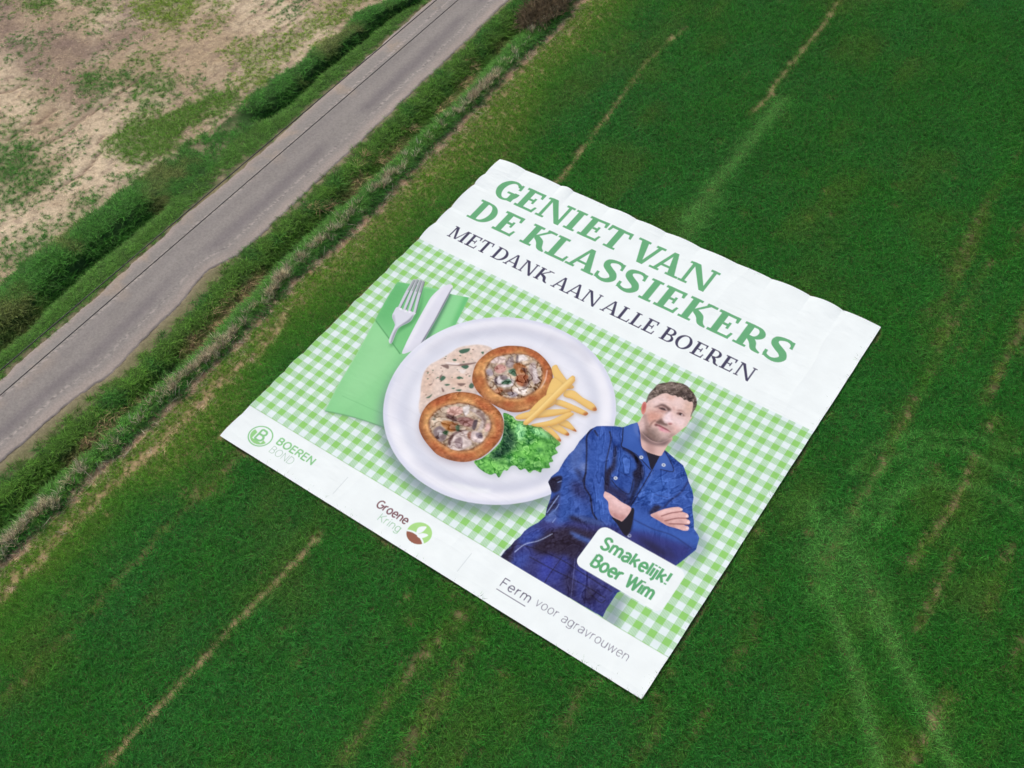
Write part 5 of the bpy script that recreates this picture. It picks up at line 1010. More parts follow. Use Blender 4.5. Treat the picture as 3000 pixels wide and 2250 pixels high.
def ground_material(name, grain1, grain2, bump, rough=.95, amp=.35):
    """colour attribute times two scales of noise, with bump of the same grain"""
    nt = NT(name); nt.b.inputs['Roughness'].default_value = rough; nt.b.inputs['Specular IOR Level'].default_value = .15
    at = nt.n('Attribute', attribute_name='col'); tc = nt.n('TexCoord')
    n1 = nt.n('TexNoise', Scale=grain1, Detail=6., Roughness=.65); n2 = nt.n('TexNoise', Scale=grain2, Detail=4., Roughness=.7)
    nt.l(tc.outputs['Object'], n1.inputs['Vector']); nt.l(tc.outputs['Object'], n2.inputs['Vector'])
    f1 = ramp(nt, n1.outputs[0], [(.3, 1-amp), (.7, 1+amp)]); f2 = ramp(nt, n2.outputs[0], [(.3, 1-amp*.8), (.7, 1+amp*.8)])
    c = mix(nt, at.outputs['Color'], f1, 1., 'MULTIPLY'); c = mix(nt, c, f2, 1., 'MULTIPLY')
    nt.l(c, nt.b.inputs['Base Color'])
    ad = nt.n('Math', operation='ADD'); nt.l(n1.outputs[0], ad.inputs[0]); nt.l(n2.outputs[0], ad.inputs[1])
    bp = nt.n('Bump', Strength=.8, Distance=bump); nt.l(ad.outputs[0], bp.inputs['Height']); nt.l(bp.outputs[0], nt.b.inputs['Normal'])
    return nt.m

# ---------------------------------------------------------------- the lie of the land
def axis(lo, hi, step, far=(3, 8, 20, 60, 200, 600)):
    core = np.arange(lo, hi+step*.5, step)
    return np.concatenate([lo-np.array(far[::-1]), core, core[-1]+np.array(far)])
_WT = np.linspace(-700, 700, 56001)
_WC = {}
def wob(y, s, a, seed):
    if (s, seed) not in _WC: _WC[(s, seed)] = noise(_WT, _WT*0, s, seed, 3)-.5
    return np.interp(y, _WT, _WC[(s, seed)])*2*a
def land(x, y):
    """height and named across-road fields"""
    rR = bnd(B_ROAD_R, y); rL = bnd(B_ROAD_L, y); di = bnd(B_DITCH, y)+wob(y, 2.5, .12, 5); re = bnd(B_REED, y); so = bnd(B_SOIL, y)+wob(y, .9, .22, 6)
    sh = np.maximum(bnd(B_SHOULDER, y), rR+.15)+wob(y, 1.2, .15, 8)
    bo = np.where(y < 3, bnd(B_BANK_OUT, y), bnd(B_HEDGE_OUT, y))+wob(y, 1.5, .25, 9); bi = np.where(y < 3, bnd(B_BANK_IN, y), bnd(B_HEDGE_IN, y))+wob(y, 2., .12, 10)
    gap = sstep(-2.2, -.4, y)*(1-sstep(6.0, 7.2, y))            # field entrance on the left
    z = np.zeros(np.shape(x))
    # right: verge falls to the ditch, bank rises to the reeds
    t = np.clip((x-sh)/(di-sh), 0, 1); z = np.where((x > sh) & (x <= di), -.75*sstep(.25, 1, t), z)
    t = np.clip((x-di)/(re-di), 0, 1); z = np.where((x > di) & (x <= re), -.75+.86*sstep(0, .8, t), z)
    t = np.clip((x-re)/(so-re), 0, 1); z = np.where((x > re) & (x <= so), .11*(1-sstep(.1, 1, t)), z)
    # left: strip, ditch line, bank
    t = np.clip((rL-x)/(rL-bi), 0, 1); zl = -.5*sstep(.55, 1, t)*(1-gap); z = np.where((x < rL) & (x >= bi), zl, z)
    t = np.clip((bi-x)/(bi-bo), 0, 1); zl = (-.5+.8*sstep(0, .45, t)-.3*sstep(.75, 1, t))*(1-gap); z = np.where((x < bi) & (x >= bo), zl, z)
    road = (x > rL-.05) & (x < rR+.05)
    z = z+(noise(x, y, 1.2, 21, 3)-.5)*.06*np.where(road, 0, 1)
    lf = x < bo
    ri = np.zeros(np.shape(x))
    for p in RILLS: ri = np.maximum(ri, np.exp(-(line_dist(x+wob(y, .7, .12, 31), y+wob(x, .7, .12, 32), p)/.11)**2))
    z = np.where(lf, z-.10*ri+(noise(x, y, .5, 22, 3)-.5)*.07, z)
    z = np.where(road, -.05, z)
    return dict(z=z, rR=rR, rL=rL, di=di, re=re, so=so, sh=sh, bo=bo, bi=bi, gap=gap, rill=ri)

def patch_density(x, y):
    d = np.zeros(np.shape(x)); yl = np.zeros(np.shape(x))
    w = (noise(x, y*.6, 1.2, 41, 4)-.5)*2.6
    for den, ye, p in GREEN_PATCHES:
        v = den*sstep(-1.1, 1.0, inside_dist(x, y, p)+w); yl = np.where(v > d, ye, yl); d = np.maximum(d, v)
    return d, yl

GX = axis(-56., 34., .16); GY = axis(-36., 50., .16)
X2, Y2 = np.meshgrid(GX, GY); LD = land(X2, Y2)
PD, PY = patch_density(X2, Y2)
far_mask = np.maximum(np.maximum(-56-X2, X2-34), np.maximum(-36-Y2, Y2-50)) > 0
# colours
n_a = noise(X2, Y2, 3.5, 51, 4); n_b = noise(X2, Y2, .6, 52, 3); n_c = noise(X2, Y2, 9., 53, 3)
def L3(c): return alb(c)[None, None, :]
def blend(a, b, m): return a*(1-m[..., None])+b*m[..., None]
soil_pale = L3((208, 191, 163)); soil_mid = L3((176, 157, 130)); soil_dark = L3((128, 110, 102)); rowsoil = L3((158, 142, 100))
moss = L3((118, 116, 88)); verge = L3((52, 84, 40)); gras = L3((40, 78, 32)); straw = L3((160, 138, 108)); dark = L3((52, 50, 34))
colr = np.broadcast_to(rowsoil, X2.shape+(3,)).copy()
colr = blend(colr, L3((84, 88, 56)), sstep(1.8, 6., X2-LD['so'])*.8)
# bare field
bf = blend(blend(np.broadcast_to(soil_pale, colr.shape), np.broadcast_to(soil_mid, colr.shape), sstep(.38, .66, n_a)), np.broadcast_to(soil_dark, colr.shape), sstep(.6, .85, n_b)*.5)
for w, s, p in BANDS: bf = blend(bf, np.broadcast_to(soil_dark, colr.shape), s*np.exp(-(line_dist(X2+wob(Y2, 1.5, .4, 61), Y2, p)/w)**2)*(.55+.9*n_b))
bf = blend(bf, np.broadcast_to(L3((112, 88, 76)), colr.shape), np.clip(LD['rill']*.75, 0, 1))
rowl = .5+.5*np.sin((X2+.03*Y2)*2*np.pi/.34+3*n_a)
stk = noise(X2*1.0, Y2*.16, .3, 54, 3)
bf = blend(bf, np.broadcast_to(L3((150, 132, 114)), colr.shape), .75*sstep(.5, .72, stk)*sstep(-32, -26, X2+.35*Y2+wob(Y2, 5., 2., 55)))
bf = blend(bf, np.broadcast_to(soil_mid, colr.shape), .35*rowl*sstep(.35, .6, n_c))
bf = blend(bf, np.broadcast_to(L3((92, 110, 60)), colr.shape), np.clip(PD*.9-.1, 0, .65))
m = sstep(-.15, .15, LD['bo']-X2); colr = blend(colr, bf, m)
# left verge and bank
m = sstep(-.1, .1, X2-LD['bo'])*sstep(-.1, .1, LD['rL']-X2)
lv = blend(np.broadcast_to(verge, colr.shape), np.broadcast_to(L3((150, 138, 112)), colr.shape), np.maximum(LD['gap']*sstep(.42, .6, n_a)*.9, sstep(.5, 0., LD['rL']-X2)*.75))
lv = blend(lv, np.broadcast_to(dark, colr.shape), np.exp(-((X2-LD['bi'])/.3)**2)*.6*(1-LD['gap']))  # shadow line of the ditch, painted into the ground colour
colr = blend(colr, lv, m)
# right side
m = sstep(-.05, .05, X2-LD['rL'])*sstep(.12, -.12, X2-LD['so']); rv = np.broadcast_to(verge, colr.shape)
shw = sstep(.25, -.25, X2-LD['sh']); rv = blend(rv, np.broadcast_to(L3((138, 130, 106)), colr.shape), shw)
rv = blend(rv, np.broadcast_to(L3((112, 114, 78)), colr.shape), shw*sstep(-.2, .5, X2-LD['rR']-.1)*.8)
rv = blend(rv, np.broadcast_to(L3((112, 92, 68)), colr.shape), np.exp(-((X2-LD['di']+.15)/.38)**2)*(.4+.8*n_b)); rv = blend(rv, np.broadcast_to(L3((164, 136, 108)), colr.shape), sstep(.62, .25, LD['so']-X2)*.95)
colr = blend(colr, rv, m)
m = np.exp(-((X2-LD['so']-.1)/.28)**2)*(.5+.8*n_b); colr = blend(colr, np.broadcast_to(L3((172, 142, 112)), colr.shape), np.clip(m, 0, .9))
VIEW = np.array([(-49.5, 6.2), (-33, 20), (8, 43), (27.5, -5), (-7, -30), (-20, -22)])
m = sstep(-7.5, -9.5, inside_dist(X2, Y2, VIEW))*sstep(.2, 1., X2-LD['so']); colr = blend(colr, np.broadcast_to(L3((44, 86, 36)), colr.shape), m)
m = np.zeros(X2.shape)
for w, s, p in TRAMS: m = np.maximum(m, s*np.exp(-(line_dist(X2, Y2, p)/(w*1.1))**2))
colr = blend(colr, np.broadcast_to(L3((176, 156, 116)), colr.shape), m**1.25)
m = .7*np.exp(-((X2-LD['so']-1.05-wob(Y2, 3., .25, 33))/.26)**2)*sstep(0, -6, Y2)*(.5+.7*n_b); colr = blend(colr, np.broadcast_to(L3((182, 156, 122)), colr.shape), np.clip(m, 0, 1))
for sx, sy in SPOTS: colr = blend(colr, np.broadcast_to(L3((150, 132, 92)), colr.shape), .7*np.exp(-((X2-sx)**2+(Y2-sy)**2)/.04))

V = np.stack([X2, Y2, LD['z']], -1).reshape(-1, 3); C = colr.reshape(-1, 3)
fx = (X2[:-1, :-1]+X2[1:, 1:])/2; fy = (Y2[:-1, :-1]+Y2[1:, 1:])/2
avg = lambda a: (a[:-1, :-1]+a[1:, 1:])/2
zone = np.where(fx < avg(LD['bo']), 0, np.where(fx < avg((LD['rL']+LD['rR'])/2), 1, np.where(fx < avg(LD['so']), 2, 3)))
soil_mat = ground_material('loam_soil', 3.5, 11., .04, .95, .24)
for k, nm in enumerate(('bare_field', 'field_verge', 'road_verge', 'wheat_field')):
    o = grid_mesh(nm, V, len(GX), len(GY), zone == k, C); o.data.materials.append(soil_mat); tag(o, kind='structure')

# ---------------------------------------------------------------- road
RY = axis(-36., 50., .07, (8, 40, 200, 600)); NR = 64
sR = np.linspace(0, 1, NR)
lo = bnd(B_ROAD_L, RY)+wob(RY, .6, .10, 71)+wob(RY, .12, .03, 72); hi = bnd(B_ROAD_R, RY)+wob(RY, .8, .08, 73)+wob(RY, .15, .05, 74)
RX = lo[:, None]+(hi-lo)[:, None]*sR[None]; RYY = np.broadcast_to(RY[:, None], RX.shape); S2 = np.broadcast_to(sR[None], RX.shape)
na = noise(RX, RYY/4, .5, 75, 4); nb = noise(RX, RYY, .22, 76, 3); nc = noise(RX, RYY, 4., 77, 3)
base = np.broadcast_to(L3((146, 142, 138)), RX.shape+(3,))
base = blend(base, np.broadcast_to(L3((126, 121, 122)), base.shape), np.exp(-((S2-.66-.04*(nc-.5))/.09)**2)*.85*sstep(.2, .55, nc)+.25*np.exp(-((S2-.36)/.08)**2))
base = blend(base, np.broadcast_to(L3((172, 160, 152)), base.shape), np.maximum(sstep(.14, .02, S2)*.75, sstep(.80, .95, S2)*.8)*(.45+.7*na))
base = blend(base, np.broadcast_to(L3((176, 158, 138)), base.shape), sstep(.58, .8, noise(RX, RYY, 1.6, 78, 4))*.55*sstep(.5, .1, S2))
for s0, wd in ((.245, .022), (.80, .02)):
    c0 = s0+wob(RYY, 1.5, .02, int(s0*100)); nb2 = noise(RX, RYY, .09, 79, 3); mk = np.exp(-((S2-c0)/wd)**2)*sstep(.42, .62, nb2)*(.5+.9*nc)
    base = blend(base, np.broadcast_to(L3((178, 170, 164)), base.shape), np.clip(mk, 0, 1)*.85)
    base = blend(base, np.broadcast_to(L3((104, 99, 98)), base.shape), np.exp(-((S2-c0)/(wd*.8))**2)*sstep(.5, .25, nb2)*(.15+.7*nc))
base = base*(1+(na[..., None]-.5)*.16)
RZ = .018+.035*(1-(2*S2-1)**2)+(nb-.5)*.006; RZ = RZ-.05*(S2 < .001)-.05*(S2 > .999)
road = grid_mesh('road', np.stack([RX, RYY, RZ], -1).reshape(-1, 3), NR, len(RY), None, base.reshape(-1, 3))
road.data.materials.append(ground_material('worn_asphalt', 9., 45., .012, .85, .16)); tag(road, kind='structure')

# ---------------------------------------------------------------- banner
BW, BH, BZ = 22.0, 21.877, .14
print_banner()
vv, uu = np.mgrid[0:NB, 0:NB]/(NB-1.)
bx = uu*BW-BW/2; by = BW/2-vv*BH
def pins(t, n, seed):                        # slack between the pegs along one edge
    rg = np.random.RandomState(seed); p = np.concatenate([[0], np.sort((np.arange(1, n)+rg.uniform(-.4, .4, n-1))/n), [1]])
    k = np.clip(np.searchsorted(p, t, 'right')-1, 0, n-1); f = (t-p[k])/(p[k+1]-p[k]); a = rg.uniform(.25, 1.15, n)
    return a[k]*np.sin(np.pi*np.clip(f, 0, 1))**.8
top = pins(uu, 12, 1)*np.exp(-vv*BH/.75); left = pins(vv, 15, 2)*np.exp(-uu*BW/.55)
bot = pins(uu, 13, 3)*np.exp(-(1-vv)*BH/.4); rgt = pins(vv, 12, 4)*np.exp(-(1-uu)*BW/.4)
bz = BZ+.065*top+.07*left+.03*bot+.03*rgt
bz += (noise(bx, by, 3., 81, 3)-.5)*.05
warp = noise(bx, by, 2.2, 82, 2)
for per, am, sd in ((1.9, .012, 83), (.75, .006, 84)):       # long shallow creases across the cloth
    ph = (by+.25*bx*0+.5*warp)/per; bz += am*(1-np.abs(2*(ph-np.floor(ph))-1))**6*sstep(.35, .65, noise(bx*.25, by, 1.4, sd, 2))
ph = (bx+.6*warp)/2.75; bz += .008*(1-np.abs(2*(ph-np.floor(ph))-1))**8*sstep(.4, .6, noise(bx, by*.25, 1.4, 85, 2))
bz += (noise(bx*.35+by*.2, by, .34, 86, 3)-.5)*.028*sstep(.4, .75, noise(bx, by, 2.6, 87, 2))
by2 = by+.06*top-.015*bot; bx2 = bx-.05*left+.015*rgt
BV = np.stack([bx2, by2, bz], -1).reshape(-1, 3)
BC = (lin(CV*255.)/KLIGHT).clip(0, .86).reshape(-1, 3)
nt = NT('banner_cloth'); nt.b.inputs['Roughness'].default_value = .75; nt.b.inputs['Specular IOR Level'].default_value = .08
at = nt.n('Attribute', attribute_name='col'); tc = nt.n('TexCoord'); wv = nt.n('TexNoise', Scale=1.1, Detail=3.)
nt.l(tc.outputs['Object'], wv.inputs['Vector']); dirt = ramp(nt, wv.outputs[0], [(.35, .965), (.65, 1.)])
nt.l(mix(nt, at.outputs['Color'], dirt, 1., 'MULTIPLY'), nt.b.inputs['Base Color'])
weave = nt.n('TexNoise', Scale=6., Detail=5.); nt.l(tc.outputs['Object'], weave.inputs['Vector'])
bp = nt.n('Bump', Strength=.25, Distance=.02); nt.l(weave.outputs[0], bp.inputs['Height']); nt.l(bp.outputs[0], nt.b.inputs['Normal'])
cloth = nt.m
banner = bpy.data.objects.new('advertising_banner', None); COL.objects.link(banner); banner.empty_display_size = 1; banner.location = (0, 0, 0)
tag(banner, 'huge square printed banner showing a plate of food and a man, lying on the crop', 'banner')
FID = IDM[:-1, :-1]
PARTS = {0: ('headline_panel', None, 'white cloth panel around the headline'), 1: ('picture_panel', None, 'green and white checked tablecloth print'), 2: ('logo_strip', None, 'white strip along the bottom with the logos'),
 10: ('lettering', 0, 'GENIET VAN in green serif capitals'), 11: ('lettering', 0, 'DE KLASSIEKERS in green serif capitals'), 12: ('lettering', 0, 'MET DANK AAN ALLE BOEREN in dark serif capitals'),
 13: ('round_emblem', 2, 'green round emblem with the letter B'), 14: ('lettering', 2, 'BOEREN in bold green capitals'), 15: ('lettering', 2, 'BOND in thin grey capitals'), 16: ('lettering', 2, 'Groene in brown letters'), 17: ('lettering', 2, 'Kring in thin green letters'), 18: ('round_emblem', 2, 'green and brown round emblem with two white leaves'), 19: ('lettering', 2, 'Ferm, dark and underlined'), 53: ('lettering', 2, 'voor agravrouwen in thin grey letters'),
 20: ('printed_napkin', 1, 'folded green napkin'), 21: ('printed_fork', 1, 'silver fork'), 22: ('printed_knife', 1, 'silver knife'), 23: ('printed_plate', 1, 'white dinner plate'), 24: ('printed_sauce', 1, 'cream sauce with herbs'), 25: ('printed_pastry', 1, 'puff pastry case beside the fries'), 26: ('printed_pastry', 1, 'puff pastry case beside the lettuce'), 27: ('printed_filling', 1, 'mushroom filling'), 28: ('printed_lettuce', 1, 'curly green lettuce'),
 40: ('printed_overalls', 1, 'blue work overalls'), 41: ('printed_face', 1, 'face and neck of the printed man'), 42: ('printed_hair', 1, 'short dark brown hair'), 43: ('printed_forearm', 1, 'bare forearm'), 44: ('printed_hand', 1, 'hand resting on the crossed arm'), 45: ('printed_shirt', 1, 'black shirt under the overalls'), 46: ('printed_cuff', 1, 'black shirt cuff'), 54: ('underline', 2, 'dark line under Ferm'),
 50: ('name_card', 1, 'white rounded card'), 51: ('lettering', 1, 'Smakelijk! in bold green letters'), 52: ('lettering', 1, 'Boer Wim in bold green letters')}
for k in range(11): PARTS[30+k] = ('printed_fry', 1, None)
made = {}
for k in sorted(PARTS, key=lambda k: (PARTS[k][1] is not None, k)):
    nm, par, lab = PARTS[k]; msk = FID == k
    if not msk.any(): continue
    o = grid_mesh(nm, BV, NB, NB, msk, BC, True, banner if par is None else made[par]); o.data.materials.append(cloth); made[k] = o
    if lab: o['label'] = lab

# ---------------------------------------------------------------- vegetation: clumps, scattered as stuff
CLUMPS = {}
def blade_mesh(name, rg, n, spread, h, wd, lean, droop, mat, sx=1., seg=2):
    """n bent blades in a tuft; each blade two quads and a tip"""
    V = []; F3 = []; Cc = []
    for _ in range(n):
        a = rg.uniform(0, 2*np.pi); r = spread*np.sqrt(rg.rand()); b = np.array([r*np.cos(a)*sx, r*np.sin(a), -.02]); d = rg.uniform(0, 2*np.pi); dv = np.array([np.cos(d), np.sin(d), 0.]); sv = np.array([-np.sin(d), np.cos(d), 0.])
        L = h*rg.uniform(.65, 1.2); ln = lean*rg.uniform(.3, 1.3); dr = droop*rg.uniform(.3, 1.4); w = wd*rg.uniform(.7, 1.25); tone = .34+1.75*rg.rand()**1.9
        pts = []
        for t in np.linspace(0, 1, seg+1): pts.append(b+dv*L*(ln*t+dr*t*t)+np.array([0, 0, L*(t*(1-.25*ln)-dr*.55*t*t)]))
        i0 = len(V)
        for k, p in enumerate(pts[:-1]):
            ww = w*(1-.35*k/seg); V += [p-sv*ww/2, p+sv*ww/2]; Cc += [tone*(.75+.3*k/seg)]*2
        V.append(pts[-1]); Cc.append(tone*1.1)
        for k in range(seg-1): q = i0+2*k; F3 += [(q, q+1, q+3), (q, q+3, q+2)]
        q = i0+2*(seg-1); F3.append((q, q+1, q+2))
    me = bpy.data.meshes.new(name); me.from_pydata([tuple(v) for v in V], [], F3)
    at = me.color_attributes.new('tone', 'FLOAT_COLOR', 'POINT'); c = np.ones((len(V), 4), np.float32); c[:, :3] = np.array(Cc)[:, None]; at.data.foreach_set('color', c.ravel())
    me.materials.append(mat); return me
def leaf_material(name, spec=.25, rough=.5, trans=.15):
    nt = NT(name); nt.b.inputs['Roughness'].default_value = rough; nt.b.inputs['Specular IOR Level'].default_value = spec
    a = nt.n('Attribute', attribute_name='tint', attribute_type='INSTANCER'); b = nt.n('Attribute', attribute_name='tone')
    c = mix(nt, a.outputs['Color'], b.outputs['Color'], 1., 'MULTIPLY'); nt.l(c, nt.b.inputs['Base Color'])
    tr = nt.n('BsdfTranslucent'); nt.l(c, tr.inputs[0]); mx = nt.n('MixShader', Fac=trans)
    nt.l(nt.b.outputs[0], mx.inputs[1]); nt.l(tr.outputs[0], mx.inputs[2]); nt.l(mx.outputs[0], nt.o.inputs[0])
    return nt.m
def scatter(name, meshes, P, scale, tint, rot, idx, tiltx=None):
    """one object of points; geometry nodes set a clump on each"""
    src = bpy.data.collections.new(name+'_clumps')
    for i, me in enumerate(meshes): src.objects.link(bpy.data.objects.new('%s_clump%02d' % (name, i), me))
    me = bpy.data.meshes.new(name); n = len(P); me.vertices.add(n); me.vertices.foreach_set('co', np.asarray(P, np.float32).ravel())
    a = me.attributes.new('scl', 'FLOAT_VECTOR', 'POINT'); s = np.asarray(scale, np.float32); s = np.repeat(s[:, None], 3, 1) if s.ndim == 1 else s; a.data.foreach_set('vector', s.ravel())
    r = np.zeros((n, 3), np.float32); r[:, 2] = rot
    if tiltx is not None: r[:, 0] = tiltx
    a = me.attributes.new('rotv', 'FLOAT_VECTOR', 'POINT'); a.data.foreach_set('vector', r.ravel())
    a = me.attributes.new('tint', 'FLOAT_COLOR', 'POINT'); c = np.ones((n, 4), np.float32); c[:, :3] = tint; a.data.foreach_set('color', c.ravel())
    a = me.attributes.new('pick', 'INT', 'POINT'); a.data.foreach_set('value', np.asarray(idx, np.int32))
    o = bpy.data.objects.new(name, me); COL.objects.link(o)
    g = bpy.data.node_groups.new(name+'_scatter', 'GeometryNodeTree'); g.interface.new_socket('Geometry', in_out='INPUT', socket_type='NodeSocketGeometry'); g.interface.new_socket('Geometry', in_out='OUTPUT', socket_type='NodeSocketGeometry')
    N = g.nodes; gi = N.new('NodeGroupInput'); go = N.new('NodeGroupOutput'); ci = N.new('GeometryNodeCollectionInfo'); ci.inputs[0].default_value = src; ci.inputs[1].default_value = True; ci.inputs[2].default_value = True
    ip = N.new('GeometryNodeInstanceOnPoints'); ip.inputs['Pick Instance'].default_value = True
    def na(nm, t):
        x = N.new('GeometryNodeInputNamedAttribute'); x.data_type = t; x.inputs[0].default_value = nm; return x.outputs[0]
    g.links.new(gi.outputs[0], ip.inputs['Points']); g.links.new(ci.outputs[0], ip.inputs['Instance']); g.links.new(na('pick', 'INT'), ip.inputs['Instance Index'])
    g.links.new(na('scl', 'FLOAT_VECTOR'), ip.inputs['Scale']); e2r = N.new('FunctionNodeEulerToRotation'); g.links.new(na('rotv', 'FLOAT_VECTOR'), e2r.inputs[0]); g.links.new(e2r.outputs[0], ip.inputs['Rotation'])
    g.links.new(ip.outputs[0], go.inputs[0])
    md = o.modifiers.new('scatter', 'NODES'); md.node_group = g
    return o
def tints(n, base, rg, jit=.18):
    g = 1.55 if base[1] > base[0]*1.15 else 1.12          # living leaves pass light as well as throw it back
    return np.clip(g*alb(base)[None]*(1+rg.uniform(-jit, jit, (n, 1)))*(1+rg.uniform(-.06, .06, (n, 3))), 0, .8)
VIEW = np.array([(-49.5, 6.2), (-33, 20), (8, 43), (27.5, -5), (-7, -30), (-20, -22)])     # ground worth planting, with a margin
def in_view(x, y, m=2.5): return inside_dist(x, y, VIEW) > -m
RG = np.random.RandomState(3)
leaf = leaf_material('leaf_blades', .12, .5, .33); dry = leaf_material('dry_stems', .1, .8, .1)

# winter wheat in drilled rows
ROW = .20; STEP = .165
rx = np.arange(-15.5, 40, ROW); ry = np.arange(-42, 54, STEP)
WX, WY = np.meshgrid(rx, ry); WX = WX.ravel(); WY = WY.ravel()
near = WX-bnd(B_SOIL, WY) < 5.; WX = np.concatenate([WX, WX[near]]); WY = np.concatenate([WY, WY[near]+STEP/2]); extra = np.arange(len(WX)) >= len(near)
WY = WY+RG.uniform(-.08, .08, len(WY)); WX = WX-.021*(WY+0)+wob(WY, 6., .05, 91)
so = bnd(B_SOIL, WY)+wob(WY, .9, .22, 6); ed = WX-so
keep = (ed > .18) & in_view(WX, WY, 9.) & (~extra | (RG.rand(len(WX)) < sstep(4.6, 1.5, ed)))
ins = np.minimum(np.minimum(WX+BW/2, BW/2-WX), np.minimum(WY-(BW/2-BH), BW/2-WY)); keep &= ins < -.09
WX, WY, ed = WX[keep], WY[keep], ed[keep]
thin = np.zeros(len(WX)); flat = np.zeros(len(WX))
for w, s, p in TRAMS: thin = np.maximum(thin, s*np.exp(-(line_dist(WX, WY, p)/w)**2*1.2))
for sx, sy in SPOTS: thin = np.maximum(thin, .8*np.exp(-((WX-sx)**2+(WY-sy)**2)/.03))
for w, s, p in TRACKS: flat = np.maximum(flat, min(1., s*1.2)*np.exp(-(line_dist(WX+wob(WY, 1., .08, 95), WY, p)/(w*.85))**2))
nz = noise(WX, WY, 1.1, 92, 3); nl = noise(WX, WY, 6., 93, 3)
edge = .9*sstep(5.2, .0, ed+(nl-.5)*3.)                                    # thin yellow margin
edge2 = np.maximum(edge, .4*sstep(.62, .8, noise(WX*.35, WY*.12, .5, 94, 3))*sstep(9, 2, ed)); stripe = sstep(.52, .74, noise(WX+.021*WY, WY*.05, .42, 97, 2))*sstep(.45, .6, noise(WX, WY*.6, 4., 96, 3))*np.maximum(sstep(9, 15, WX), .8*sstep(-8, -16, WY)*sstep(-4, 2, WX))
thin = np.maximum(thin, stripe*.6)
thin = np.maximum(thin, .62*np.exp(-((ed-1.05-wob(WY, 3., .25, 33))/.26)**2)*sstep(0, -6, WY)*(.55+.6*nz)); thin = np.maximum(thin, .6*np.exp(-((ed-4.6)/.14)**2)*sstep(2, -4, WY))
p_keep = (1-.97*np.clip(thin*1.25, 0, 1))*(1-.10*edge2-.22*edge2*(nz > .6))
k = RG.rand(len(WX)) < p_keep; WX, WY, ed, thin, flat, nz, nl, edge2 = (a[k] for a in (WX, WY, ed, thin, flat, nz, nl, edge2)); n = len(WX)
hgt = (1.05+.25*(nz-.5))*(1-.45*edge2)*(1-.4*thin)*(1-.3*flat)*RG.uniform(.8, 1.2, n)
WX = WX+RG.uniform(-.055, .055, n)*(1-.85*edge2)
blu = noise(WX, WY, 3.2, 98, 3)[:, None]; tint = tints(n, (44, 114, 30), RG, .25)*(1-blu)+tints(n, (44, 114, 44), RG, .25)*blu
yel = (sstep(.58, .76, noise(WX, WY*.4, 1.5, 99, 4))*.4)[:, None]; tint = tint*(1-yel)+tints(n, (88, 116, 44), RG, .2)*yel; tint = tint*(1-edge2[:, None])+tints(n, (96, 142, 38), RG)*edge2[:, None]
th = np.clip(thin*1.4, 0, 1)[:, None]; tint = tint*(1-.7*th)+tints(n, (124, 134, 58), RG)*.75*th
fl = flat[:, None]; tint = tint*(1-.9*fl)+tints(n, (86, 146, 66), RG)*.9*fl
tint *= (.97+.16*(nl-.5)+.12*(nz-.5))[:, None]
rgc = np.random.RandomState(11)
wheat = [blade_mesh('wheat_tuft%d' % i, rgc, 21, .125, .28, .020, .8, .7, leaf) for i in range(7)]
def plot_mesh(name, rg):
    """a closed stand: 4 rows by 4 plants joined, so that few instances overlap"""
    V = []; F = []; T = []; off = 0
    for i in range(4):
        for j in range(4):
            me = wheat[rg.randint(7)]; v = np.zeros(len(me.vertices)*3); me.vertices.foreach_get('co', v); v = v.reshape(-1, 3)
            a = rg.uniform(0, 6.28); s = rg.uniform(.85, 1.15); c, s_ = math.cos(a)*s, math.sin(a)*s
            v = np.c_[v[:, 0]*c-v[:, 1]*s_+(i-1.5)*ROW+rg.uniform(-.018, .018), v[:, 0]*s_+v[:, 1]*c+(j-1.5)*STEP+rg.uniform(-.07, .07), v[:, 2]*s]
            t = np.zeros(len(v)*4); me.color_attributes['tone'].data.foreach_get('color', t); V.append(v); T.append(t.reshape(-1, 4)*np.array([[rg.uniform(.86, 1.14)]*3+[1]])*np.array([[rg.uniform(.9, 1.15), 1, rg.uniform(.85, 1.25), 1]]))
            f = np.zeros(len(me.polygons)*3, np.int32); me.polygons.foreach_get('vertices', f); F.append(f.reshape(-1, 3)+off); off += len(v)
    V = np.vstack(V); me = bpy.data.meshes.new(name); me.from_pydata(V.tolist(), [], np.vstack(F).tolist())
    at = me.color_attributes.new('tone', 'FLOAT_COLOR', 'POINT'); at.data.foreach_set('color', np.vstack(T).astype(np.float32).ravel()); me.materials.append(leaf); return me
plots = [plot_mesh('wheat_plot%d' % i, rgc) for i in range(12)]
cx = np.floor(WX/(4*ROW)).astype(int); cy = np.floor(WY/(4*STEP)).astype(int); key = (cx+500)*1000+cy+500
ok = (np.maximum(thin, flat) < .06) & (edge2 < .05)
uk, inv, cnt = np.unique(key, return_inverse=True, return_counts=True); good = np.bincount(inv, ok) ; full_ = (good >= 15) & (cnt >= 15)
sel = full_[inv]; loose = ~sel
fk = np.where(full_)[0]; pxx = ((uk[fk]//1000-500)+.5)*4*ROW; pyy = ((uk[fk] % 1000-500)+.5)*4*STEP
mean = lambda a: np.bincount(inv, a)[fk]/cnt[fk]
pt = np.stack([mean(tint[:, q]) for q in range(3)], 1)*RG.uniform(.93, 1.07, (len(fk), 1)); ph_ = mean(hgt); nf = len(fk)
PP = np.vstack([np.c_[WX, WY, land(WX, WY)['z']][loose], np.c_[pxx, pyy, land(pxx, pyy)['z']]])
xs = hgt**.5*1.05*(1-.44*edge2)
SS = np.vstack([np.c_[xs, xs, hgt*(1-.4*flat)][loose], np.c_[np.ones(nf), np.ones(nf), ph_]])
RR = np.concatenate([RG.uniform(0, 2*np.pi, loose.sum()), np.pi*RG.randint(0, 2, nf)]); II = np.concatenate([RG.randint(0, 7, loose.sum()), 7+RG.randint(0, 12, nf)])
